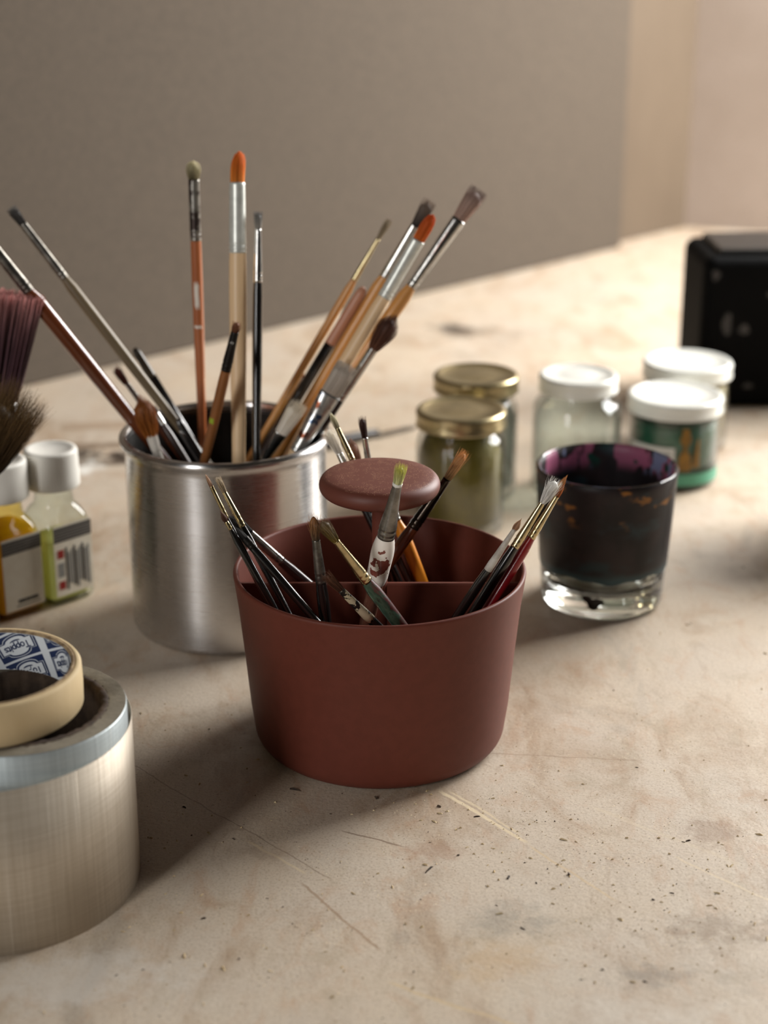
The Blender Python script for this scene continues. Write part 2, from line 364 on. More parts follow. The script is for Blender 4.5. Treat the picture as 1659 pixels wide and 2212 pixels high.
# ------------------------------------------------------------------ paint-stained glass
GC = (.1225, .888)
gl = thing('paint_water_glass', 'drinking glass caked in dark dried paint with pink splashes inside the rim', 'glass', (GC[0], GC[1], 0))
op = [(0, .0018), (.022, .0014), (.027, 0)] + arc(.0295, .0045, .0045, -90, -10, 6) + [(.0346, .014), (.0352, .026), (.0368, .05), (.0381, .074), (.0386, .0784)] + arc(.0377, .0786, .0010, 0, 180, 5)
ip = [(.0364, .074), (.0350, .05), (.0334, .024), (.0318, .0145), (.025, .0115), (0, .0105)]
link('tumbler', *lathe(op + ip, 96), GLASS('clear_tumbler_glass', (232, 236, 232)), gl)
def coat_mat(name, inside):
    m, nt, N, L, p = nodes_for(name)
    tc = N.new('ShaderNodeTexCoord'); P = tc.outputs['Object']; sx = N.new('ShaderNodeSeparateXYZ'); L.new(P, sx.inputs[0]); Z = sx.outputs[2]
    def noise(s, d=4, st=(1, 1, 1)):
        mp = N.new('ShaderNodeMapping'); mp.inputs['Scale'].default_value = st; L.new(P, mp.inputs[0])
        n = N.new('ShaderNodeTexNoise'); n.inputs['Scale'].default_value = s; n.inputs['Detail'].default_value = d; L.new(mp.outputs[0], n.inputs['Vector']); return n.outputs['Fac']
    def sm(x, lo, hi):
        n = N.new('ShaderNodeMapRange'); n.interpolation_type = 'SMOOTHSTEP'; n.inputs[1].default_value = lo; n.inputs[2].default_value = hi; L.new(x, n.inputs[0]); return n.outputs[0]
    c = mixc(nt, sm(noise(45), .35, .65), lin((26, 23, 24)), lin((44, 36, 36)))
    c = mixc(nt, sm(noise(38, 5, (1, 1, 1.6)), .55, .68), c, lin((38, 52, 56)))
    if inside:
        top = sm(Z, .063, .072)
        pk = math_(nt, 'MULTIPLY', sm(noise(75, 3, (1, 1, .5)), .47, .53), top)
        c = mixc(nt, pk, c, lin((150, 84, 110)))
        c = mixc(nt, math_(nt, 'MULTIPLY', sm(noise(110, 3, (1, 1, .4)), .56, .6), top), c, lin((112, 118, 146)))
        c = mixc(nt, math_(nt, 'MULTIPLY', sm(noise(90, 3), .6, .64), top), c, lin((26, 62, 52)))
    else:
        c = mixc(nt, math_(nt, 'MULTIPLY', math_(nt, 'MULTIPLY', sm(noise(70, 5, (1, 1, 1.8)), .58, .66), sm(Z, .05, .066)), .9), c, lin((138, 92, 40)))
        c = mixc(nt, math_(nt, 'MULTIPLY', sm(Z, .030, .024), .8), c, lin((58, 84, 90)))
    L.new(c, p.inputs['Base Color']); p.inputs['Roughness'].default_value = .4; p.inputs['Specular IOR Level'].default_value = .22
    return m
def wavy(amp, k):
    return lambda r, z, t: r
cp = [(.03515, .0235), (.0356, .0245), (.0372, .05), (.0385, .074), (.0390, .0786), (.0384, .0794)]
v, f = lathe(cp, 96)
v = [(x, y, z + (.0009 * math.sin(5 * math.atan2(y, x)) + .0005 * math.sin(13 * math.atan2(y, x)) if i < 192 else 0)) for i, (x, y, z) in enumerate(v)]
link('paint_coat', v, f, coat_mat('dried_dark_paint', False), gl)
v, f = lathe([(.0378, .0796), (.0366, .0788), (.0360, .074), (.0346, .05), (.0330, .0245), (.0326, .0235)], 96)
link('inner_paint_coat', v, f, coat_mat('dried_inner_paint', True), gl)
wl = link('dirty_water', *lathe([(0, .0528), (.0344, .0528), (.0346, .0534)], 64), M('dirty_water', (26, 30, 36), rough=.12, spec=.6), gl)
# black blob of paint on the clear foot
bv, bf = [], []
ang0 = math.atan2(-.0338, -.009)
for j in range(9):
    for i in range(13):
        a, b = (i - 6) / 6, (j - 4) / 4
        dd = math.hypot(a, b); k = max(abs(a), abs(b)); s = (k / dd if dd > 0 else 0)
        a2, b2 = a * s, b * s
        rad = .0046 * (1 + .28 * math.sin(3 * math.atan2(b2, a2) + .6))
        hgt = .0006 * (1 - k * k) + .00012
        an = ang0 + (a2 * rad * 1.15 - .3 * b2 * .004) / .0348; z = .0115 + b2 * rad * .8
        rr = .0346 + (z - .0115) * .05 + hgt
        bv.append((rr * math.cos(an), rr * math.sin(an), z))
for j in range(8):
    for i in range(12): bf.append((j * 13 + i, j * 13 + i + 1, (j + 1) * 13 + i + 1, (j + 1) * 13 + i))
link('paint_blob', bv, bf, M('black_paint', (12, 11, 11), rough=.35), gl)

# ------------------------------------------------------------------ jars
def ribs(k, amp): return lambda r, z, t: r + amp * math.cos(k * t)
def jar(label, x, y, H, rl, rb, lid_m, glass_m, content_m, fill, group, lid_h=.011, name='glass_jar', neck=.8):
    j = thing(name, label, 'jar', (x, y, 0), group=group)
    zs = H - lid_h - .004           # shoulder end
    zsh = zs - (.010 if neck < .95 else .004)
    rn = rl * neck if neck < .95 else rl * .95
    o = [(0, .0015), (rb * .7, .0010), (rb * .84, 0)] + arc(rb - .004, .004, .004, -70, 0, 5) + [(rb, zsh - .004), (rb * .995, zsh)] + \
        [(rb + (rn - rb) * (1 - math.cos(t * math.pi / 2)) ** 1.0, zsh + (zs - zsh) * math.sin(t * math.pi / 2)) for t in (.25, .5, .75, 1)] + [(rn, H - .003), (rn - .0015, H - .002)]
    th = .0016
    i_ = [(rn - th, H - .004), (rn - th, zs)] + [(rb - th + (rn - rb) * t, zs + (zsh - zs) * (1 - t)) for t in (.7, .35)] + [(rb - th, zsh - .004), (rb - th, .008), (rb - .006, .0045), (0, .004)]
    link('glass_body', *lathe(o + i_, 80), glass_m, j)
    if content_m:
        zt = fill
        e = .0003
        prof = [(0, .0044), (rb - .0065, .0049), (rb - th - e, .0086), (rb - th - e, min(zt, zsh - .004))]
        if zt > zsh: prof += [(rn - th - e, zs)]
        prof += [(prof[-1][0] - .001, zt), (0, zt)]
        link('contents', *lathe(prof, 64), content_m, j)
    zt = H
    lp = [(rl - .0012, H - lid_h), (rl - .0002, H - lid_h + .0002), (rl, H - lid_h + .0012), (rl - .0006, H - lid_h + .0025), (rl - .0004, H - .004)] + arc(rl - .0028, H - .0028, .0026, 0, 90, 6) + \
         [(rl - .0045, H - .0004), (rl - .0052, H - .0011), (rl * .45, H - .0012), (rl * .4, H - .0009), (0, H - .0009)]
    lp = [(rl - .0016, H - .004), (rl - .0016, H - lid_h)] + lp
    link('lid', *lathe(lp, 80), lid_m, j)
    return j
gold = M('brushed_gold_lid', (190, 176, 138), (168, 154, 118), scale=40, rough=.3, metal=.9)
white_lid = M('white_enamel_lid', (226, 226, 218), rough=.28, coat=.3)
clear = THIN('clear_jar_glass', (252, 253, 252))
tintg = THIN('pale_green_jar_glass', (248, 252, 251))
G1 = 'jars with gold lids'; G2 = 'jars with white lids'
jar('gold-lidded glass jar of dark olive-green paint standing behind the organiser', .0471, 1.0, .0775, .028, .0276, gold, clear, M('olive_paint', (114, 102, 32), (98, 88, 28), scale=60, rough=.5), .064, G1)
jar('gold-lidded jar with pale milky sides standing behind the olive-green paint jar', .0594, 1.064, .081, .028, .0278, gold, clear, M('milky_pale_paint', (196, 196, 186), (182, 180, 168), scale=40, rough=.5, transl=.5), .066, G1)
jar('tall clear pale-green glass jar with plain white lid and narrow shoulders', .1258, 1.067, .080, .026, .0290, white_lid, tintg, None, .05, G2)
gj = jar('short white-lidded jar of green paint with a yellow-brown drip and small label', .1936, 1.09, .060, .032, .0302, white_lid, clear, M('green_paint', (44, 112, 86), (32, 88, 66), scale=35, rough=.4, transl=.3), .044, G2, neck=1)
jar('short white-lidded glass jar of cream paint behind the green paint jar', .2133, 1.162, .0625, .0316, .0302, white_lid, clear, M('cream_paint', (206, 190, 134), (190, 172, 116), scale=35, rough=.5, transl=.4), .044, G2, neck=1)
def patch(name, parent, rfun, a0, a1, z0, z1, m, na=12, nz=6, outline=None):
    """a thin piece that follows a round wall; outline(u,v)->(u,v) reshapes it"""
    v, f = [], []
    for j in range(nz + 1):
        for i in range(na + 1):
            uu, vv = i / na, j / nz
            if outline: uu, vv = outline(uu, vv)
            z = z0 + (z1 - z0) * vv; a = a0 + (a1 - a0) * uu; rr = rfun(z)
            v.append((rr * math.cos(a), rr * math.sin(a), z))
    for j in range(nz):
        for i in range(na): f.append((j * (na + 1) + i, j * (na + 1) + i + 1, (j + 1) * (na + 1) + i + 1, (j + 1) * (na + 1) + i))
    return link(name, v, f, m, parent)
rg = lambda z: .0304
lb = patch('label', gj, rg, R(-165), R(-97), .016, .031, M('paper_label_white', (206, 206, 200), rough=.7))
for k in range(3): patch('print_line', lb, lambda z: .0306, R(-118), R(-102), .0195 + k * .003, .0207 + k * .003, M('grey_print', (90, 90, 88), rough=.7), 6, 1)
dr = M('yellow_brown_paint', (150, 108, 34), (120, 88, 30), scale=90, rough=.45)
def drip(u, v): return (.5 + (u - .5) * (.55 + .45 * math.sin(v * 9.0) * (1 - v) + .15 * math.cos(v * 17)), v)
patch('paint_drip', gj, rg, R(-94), R(-74), .015, .044, dr, 8, 14, drip)
patch('paint_drip', gj, rg, R(-76), R(-63), .017, .037, dr, 8, 14, lambda u, v: (.5 + (u - .5) * (.9 - .8 * v) + .2 * v, v))
patch('paint_band', gj, lambda z: .0303, R(-180), R(0), .0045, .0125, M('light_green_paint', (86, 158, 128), rough=.45), 40, 2)

pt = thing('unseen_shadow_tin', 'unseen grey metal tin with a pressed lid, added to cast a shadow band beside the stained glass', 'tin', (.300, .992, 0))  # out-of-view tin added so its shadow darkens a band of the table
link('shell', *lathe([(0, .001), (.038, .001), (.040, 0), (.041, .0015), (.040, .004), (.040, .092), (.041, .0945), (.0405, .096), (.0385, .096), (.038, .093), (0, .093)], 64), alu, pt)
link('lid', *lathe([(0, .0945), (.031, .0945), (.0325, .0975), (.034, .0975), (.0362, .0940), (.0362, .0932)], 64), alu, pt)

# ------------------------------------------------------------------ black box
bb = thing('black_case', 'battered black metal case with rounded corners standing beside the jars', 'case', (.2375, 1.246, 0), R(2))
blk = M('black_case_paint', (5, 5, 5), (7, 7, 7), scale=30, rough=.7, spec=.08)
vv, ff = box(0, .20, 0, .085, .0, .116)
o = link('body', vv, ff, blk, bb, smooth=False); bevel(o, .009, 5)
o = link('lid', *box(.012, .188, .010, .075, .1155, .1205), M('black_case_lid', (30, 29, 28), rough=.35), bb, smooth=False); bevel(o, .003, 3)
o = link('handle', *box(.07, .14, .036, .05, .1205, .131), blk, bb, smooth=False); bevel(o, .003, 3)
chip = M('worn_grey_paint', (52, 47, 45), (20, 18, 18), scale=300, rough=.5)
for (x, z, a, b_) in ((.019, .066, .0035, .009), (.032, .062, .004, .004), (.008, .103, .003, .004), (.038, .018, .004, .002), (.05, .088, .003, .002)):
    pv = [(x + a * math.cos(t) * (1 + .25 * math.sin(3 * t + x * 900)), -.0003, z + b_ * math.sin(t)) for t in [2 * math.pi * k / 14 for k in range(14)]]
    link('paint_chip', pv, [tuple(range(14))], chip, bb, smooth=False)

# ------------------------------------------------------------------ square bottles
capm = M('ribbed_white_cap', (232, 229, 220), rough=.42)
def bottle(label, x, y, rz, body_c, liquid_m, fill, zoff=0):
    t = thing('square_bottle', label, 'bottle', (x, y, 0), R(rz), 'square bottles of painting medium')
    a = .0150
    S = [(0, a * .86, 5), (.0012, a * .95, 6), (.004, a, 7), (.040, a, 7), (.0455, a * .985, 6), (.050, a * .93, 4.5), (.054, a * .82, 3.4), (.0572, a * .69, 2.4), (.059, .0108, 2), (.062, .0104, 2), (.070, .0104, 2)]
    link('glass_body', *loft(S, 64), THIN('bottle_glass_%d' % body_c[2], body_c), t)
    b = a - .0019
    S = [(.003, b * .9, 6), (.005, b, 7), (min(.040, fill), b, 7)]
    if fill > .041: S += [(.0455, b * .985, 6), (.050, b * .92, 4.5)]
    if fill > .054: S += [(.0535, b * .82, 3.4)]
    link('liquid', *loft(S, 64), liquid_m, t)
    teeth = 64
    cp_ = [(0, .0712), (.0108, .0712), (.0108, .0665), (.0148, .0665), (.0152, .0672), (.0150, .072), (.0147, .0835), (.0147, .0862)] + arc(.0132, .0863, .0015, 0, 90, 4) + [(.0115, .0879), (.0108, .0873), (0, .0873)]
    link('cap', *lathe(cp_, 192, rmod=lambda r, z, q: r + (.00012 * math.cos(teeth * q) if r > .0145 and z > .0675 and z < .0863 else 0)), capm, t)
    return t, a
def on_face(name, parent, a, u0, u1, z0, z1, m, lift=.0003):
    """a thin paper piece on the label face (local -y)"""
    v, f = box(u0, u1, -a - lift, -a - lift + .0002, z0, z1)
    return link(name, v, f, m, parent, smooth=False)
paper = M('label_paper', (214, 206, 188), (206, 196, 176), scale=60, rough=.75)
stripe = M('label_stripe', (74, 68, 62), rough=.7); stripe2 = M('label_stripe_gap', (112, 106, 98), rough=.7)
ink = M('label_ink', (58, 54, 50), rough=.7); redink = M('label_red', (140, 34, 24), rough=.7); greyink = M('label_grey', (128, 126, 120), rough=.7)
t, a = bottle('square glass bottle of yellow liquid with white screw cap and plain striped label', -.2078, .8727, 45, (253, 244, 190), M('yellow_medium', (236, 200, 40), rough=.25, spec=.4, transl=.6), .052)
lbl = on_face('label', t, a, -.0122, .0128, .0055, .0475, paper)
st = on_face('stripe', lbl, a, -.0122, .0128, .0385, .0462, stripe, .0005)
for k in range(4): on_face('stripe_line', lbl, a, -.0122, .0128, .0398 + k * .0016, .0402 + k * .0016, stripe2, .0007)
for k, (u0, u1) in enumerate(((-.004, .0005), (.0008, .0035), (.0038, .0088))): on_face('lettering', lbl, a, u0, u1, .0093, .0112, ink, .0005)
on_face('rule_line', lbl, a, -.0052, .0105, .0074, .0079, ink, .0005)
t, a = bottle('square pale-green glass bottle with white screw cap and red-marked printed label', -.1835, .8922, 45, (246, 251, 247), M('pale_green_medium', (206, 204, 140), rough=.25, spec=.4, transl=.6), .036)
lbl = on_face('label', t, a, -.0122, .0128, .0065, .0480, paper)
st = on_face('stripe', lbl, a, -.0122, .0128, .0385, .0470, stripe, .0005)
for k in range(4): on_face('stripe_line', lbl, a, -.0122, .0128, .0398 + k * .0016, .0402 + k * .0016, stripe2, .0007)
for z in (.0105, .0290): on_face('red_mark', lbl, a, -.0102, -.0062, z, z + .0048, redink, .0005)
for k in range(9): on_face('text_column', lbl, a, -.0050 + k * .0018, -.0038 + k * .0018, .0095 + (k * 7 % 4) * .0012, .0345 - (k * 5 % 3) * .0016, greyink if k % 3 else ink, .0005)
on_face('text_block', lbl, a, -.0102, -.0064, .0180, .0262, greyink, .0005)

# ------------------------------------------------------------------ low jar that carries the two broad brushes
lj = thing('brush_jar', 'low grey-green glass jar with thick rim carrying two broad brushes', 'jar', (-.243, .840, 0))
link('jar_wall', *lathe([(0, .001), (.031, .001), (.034, 0), (.0355, .003), (.0352, .028), (.0346, .033), (.0356, .037), (.0374, .041), (.0378, .047), (.0370, .052), (.0352, .054), (.0338, .0525), (.0336, .04), (.0334, .02), (.0325, .006), (.03, .0035), (0, .0032)], 72),
     M('grey_green_stoneware', (104, 104, 88), (86, 84, 70), scale=60, rough=.2, coat=.6), lj)

# ------------------------------------------------------------------ tape rolls
DC = (-.1414, .599)
def tape_mat(name, c1, c2, rough, metal):
    m, nt, N, L, p = nodes_for(name)
    tc = N.new('ShaderNodeTexCoord'); sx = N.new('ShaderNodeSeparateXYZ'); L.new(tc.outputs['Object'], sx.inputs[0])
    an = math_(nt, 'ARCTAN2', sx.outputs[1], sx.outputs[0])
    cb = N.new('ShaderNodeCombineXYZ'); L.new(math_(nt, 'MULTIPLY', an, .056), cb.inputs[0]); L.new(sx.outputs[2], cb.inputs[1])
    def nz(scale, st, d=3):
        mp = N.new('ShaderNodeMapping'); mp.inputs['Scale'].default_value = st; L.new(cb.outputs[0], mp.inputs[0])
        n = N.new('ShaderNodeTexNoise'); n.inputs['Scale'].default_value = scale; n.inputs['Detail'].default_value = d; L.new(mp.outputs[0], n.inputs['Vector']); return n.outputs['Fac']
    def sm(x, lo, hi):
        n = N.new('ShaderNodeMapRange'); n.inputs[1].default_value = lo; n.inputs[2].default_value = hi; L.new(x, n.inputs[0]); return n.outputs[0]
    hor = nz(1, (18, 1500, 1)); ver = nz(1, (520, 10, 1)); cre = nz(1, (260, 6, 1))
    g = math_(nt, 'ADD', math_(nt, 'MULTIPLY', hor, .6), math_(nt, 'MULTIPLY', ver, .7))
    c = mixc(nt, sm(g, .45, .85), lin(c1), lin(c2))
    c = mixc(nt, math_(nt, 'MULTIPLY', sm(cre, .62, .72), .25), c, lin((228, 222, 210)))
    L.new(c, p.inputs['Base Color']); p.inputs['Roughness'].default_value = rough; p.inputs['Metallic'].default_value = metal
    bn = N.new('ShaderNodeBump'); bn.inputs['Strength'].default_value = .3; bn.inputs['Distance'].default_value = .0004
    L.new(math_(nt, 'ADD', g, math_(nt, 'MULTIPLY', sm(cre, .6, .7), .7)), bn.inputs['Height']); L.new(bn.outputs[0], p.inputs['Normal'])
    return m
duct = thing('duct_tape_roll', 'wide roll of silver duct tape with a loose outer wrap, masking tape lying on it', 'tape roll', (DC[0], DC[1], 0))
DH = .080
def rag(r, z, t): return r
link('wound_tape', *lathe([(.0335, .0), (.0405, .0), (.0405, DH - .0006), (.0400, DH), (.0392, DH - .0003), (.0386, DH), (.0376, DH - .0004), (.0368, DH), (.0356, DH - .0004), (.0345, DH - .0001), (.0335, DH - .0006)], 128, closed=True),
     tape_mat('silver_duct_tape', (176, 186, 188), (200, 210, 211), .45, .4), duct)
edge = M('tape_roll_side', (132, 124, 108), (112, 104, 90), scale=70, rough=.7, bump=.4, bscale=400)
link('roll_side', *lathe([(.0402, DH + .00005), (.0392, DH + .0002), (.0380, DH + .0001), (.0366, DH + .0003), (.0352, DH + .0001), (.0340, DH + .0002), (.0334, DH + .00005)], 128,
     rmod=lambda r, z, t: r + (.0003 * math.sin(37 * t) + .0004 * math.sin(61 * t + 1) if r < .0345 else 0)), edge, duct)
kraft = M('dark_cardboard_core', (78, 62, 48), (60, 47, 37), scale=120, rough=.85, bump=.4, bscale=500)
core = link('cardboard_core', *lathe([(.0334, .0), (.0334, DH + .0001), (.0326, DH + .0004), (.0312, DH + .0003), (.0305, DH - .0008), (.0305, .0)], 160, closed=True,
     rmod=lambda r, z, t: r + ((.00035 * math.sin(29 * t) + .0003 * math.sin(53 * t + 2)) if z > DH - .002 and r < .033 else 0)), kraft, duct)
# stamped oval of dashes on the inside of the core
sv, sf = [], []
def stamp_quad(u, z, w, h, ang, a_c):
    k = len(sv)
    for (i, j) in ((-1, -1), (1, -1), (1, 1), (-1, 1)):
        du = i * w / 2 * math.cos(ang) - j * h / 2 * math.sin(ang); dz = i * w / 2 * math.sin(ang) + j * h / 2 * math.cos(ang)
        a_ = a_c - (u + du) / .0303
        sv.append((.0303 * math.cos(a_), .0303 * math.sin(a_), z + dz))
    sf.append((k, k + 1, k + 2, k + 3))
for k in range(20):
    q = 2 * math.pi * k / 20
    stamp_quad(.0075 * math.cos(q), .0615 + .0055 * math.sin(q), .0018, .0009, q + math.pi / 2, R(92))
for (u, z, w_) in ((-.001, .0635, .005), (.0005, .0615, .0055), (0, .0595, .004), (.003, .0625, .0018)): stamp_quad(u, z, w_, .001, .1, R(92))
link('printed_stamp', sv, sf, M('black_stamp_ink', (18, 14, 12), rough=.9), core)
# loose outer wrap: a larger loop that touches the roll on one side
LC = (-.0156, .0045); LR = .0568; LH = .0705
link('loose_outer_layer', [(x + LC[0], y + LC[1], z) for (x, y, z) in lathe([(LR - .0004, 0), (LR, 0), (LR, LH), (LR - .0004, LH)], 160, closed=True)[0]], lathe([(LR - .0004, 0), (LR, 0), (LR, LH), (LR - .0004, LH)], 160, closed=True)[1],
     tape_mat('reflection_tinted_duct_tape', (182, 168, 148), (206, 194, 176), .5, .3), duct)  # beige of the reflected table is put into this wrap's colour

MC = (-.154, .598); MH = .0172; MZ = DH + .0006
mk = thing('masking_tape_roll', 'cream masking tape roll with blue and white printed core lying on the duct tape', 'tape roll', (MC[0], MC[1], MZ))
crepe = M('cream_crepe_tape', (212, 190, 150), (200, 176, 134), scale=30, stretch=(1, 1, .3), rough=.7, bump=.15, bscale=900)
link('wound_tape', *lathe([(.0340, 0), (.0358, 0), (.0365, .0009), (.0367, MH * .5), (.0365, MH - .0012), (.0357, MH - .0001), (.0349, MH), (.0340, MH - .0001)], 128, closed=True), crepe, mk)
ring_edge = M('tape_core_edge', (170, 146, 110), (120, 98, 72), scale=260, rough=.8, bump=.5, bscale=700)
core2 = link('core_ring', *lathe([(.0325, 0), (.0340, 0), (.0340, MH + .0002), (.0333, MH + .0003), (.0326, MH - .0002)], 128, closed=True), ring_edge, mk)
linr = M('printed_white_paper', (214, 218, 220), rough=.45)
navy = M('printed_navy_ink', (34, 48, 84), rough=.45)
RI = .0325
liner = link('printed_liner', *lathe([(RI - .0001, .0001), (RI - .0001, MH - .0006)], 128), linr, mk)
ROT = R(180 + 25)
def wrap(u, v, lift, c_ang):
    a_ = c_ang - u / RI; r_ = RI - .0001 - lift
    return (r_ * math.cos(a_), r_ * math.sin(a_), MH / 2 + v)
def place(pts, cu, cv):
    return [(cu + x * math.cos(ROT) - y * math.sin(ROT), cv + x * math.sin(ROT) + y * math.cos(ROT)) for x, y in pts]
def clip_grid(fn_top, fn_bot, hw, cu, cv, lift, m, name, c_ang, nx=30, ny=10):
    v, f = [], []; ok = []
    for i in range(nx + 1):
        x = -hw + 2 * hw * i / nx
        for j in range(ny + 1):
            y = fn_bot(x) + (fn_top(x) - fn_bot(x)) * j / ny
            (u, q), = place([(x, y)], cu, cv)
            ok.append(abs(q) < MH / 2 - .0007); q = max(-MH / 2 + .0002, min(MH / 2 - .0007, q)); v.append(wrap(u, q, lift, c_ang))
    for i in range(nx):
        for j in range(ny):
            k = (i * (ny + 1) + j, (i + 1) * (ny + 1) + j, (i + 1) * (ny + 1) + j + 1, i * (ny + 1) + j + 1)
            if any(ok[t_] for t_ in k): f.append(k)
    if f: link(name, v, f, m, liner, smooth=True)
txt = bpy.data.curves.new('lettering_curve', 'FONT'); txt.body = 'Toppits'; txt.align_x = 'CENTER'; txt.align_y = 'CENTER'; txt.size = .0043; txt.offset = .00008; txt.space_character = .92
txo = bpy.data.objects.new('lettering_tmp', txt); COL.objects.link(txo)
dg = bpy.context.evaluated_depsgraph_get(); tme = bpy.data.meshes.new_from_object(txo.evaluated_get(dg))
TV = [(p_.co.x, p_.co.y) for p_ in tme.vertices]; TF = [tuple(p_.vertices) for p_ in tme.polygons]
bpy.data.objects.remove(txo)
def shield(s):
    def top(x):
        b_ = .0021; q = x / (.0042 * s)
        return s * (b_ + (.0016 * math.sqrt(max(0, 1 - q * q)) if abs(q) < 1 else 0))
    return top
def logo(cu, cv, c_ang):
    clip_grid(lambda x: .0055, lambda x: -.0055, .0094, cu, cv, .00008, navy, 'navy_panel', c_ang)
    for k, (s, hw, m_) in enumerate(((1.34, .0085, linr), (1.27, .0082, navy), (1.08, .0075, linr))):
        clip_grid(shield(s), lambda x, s=s: -shield(s)(x), hw, cu, cv, .00016 + k * .00008, m_, 'logo_plate', c_ang)
    pts = place([(x, y + .0004) for x, y in TV], cu, cv)
    if all(abs(q) < MH / 2 for u, q in pts) or True:
        vs = [wrap(u, max(-MH / 2, min(MH / 2 - .0006, q)), .00044, c_ang) for u, q in pts]
        fs = [t_ for t_ in TF if all(abs(pts[i][1]) < MH / 2 - .0007 for i in t_)]
        if fs: link('lettering', vs, fs, navy, liner, smooth=False)
    clip_grid(lambda x: -.0019 - .0007 * math.sqrt(max(0, 1 - (x / .0026) ** 2)) * .35, lambda x: -.0019 - .0009 * math.sqrt(max(0, 1 - (x / .0026) ** 2)), .0026, cu, cv, .00044, navy, 'smile_mark', c_ang, 12, 2)
def lay(i, j):     # lattice of panels, rotated with the print
    x, y = i * .0232, j * .0120
    return (x * math.cos(ROT) - y * math.sin(ROT), x * math.sin(ROT) + y * math.cos(ROT))
for i in range(-3, 4):
    for j in range(-4, 5):
        cu, cv = lay(i, j); cu += .0067; cv += .0026
        if abs(cv) < .016 and -.045 < cu < .060: logo(cu, cv, R(92))

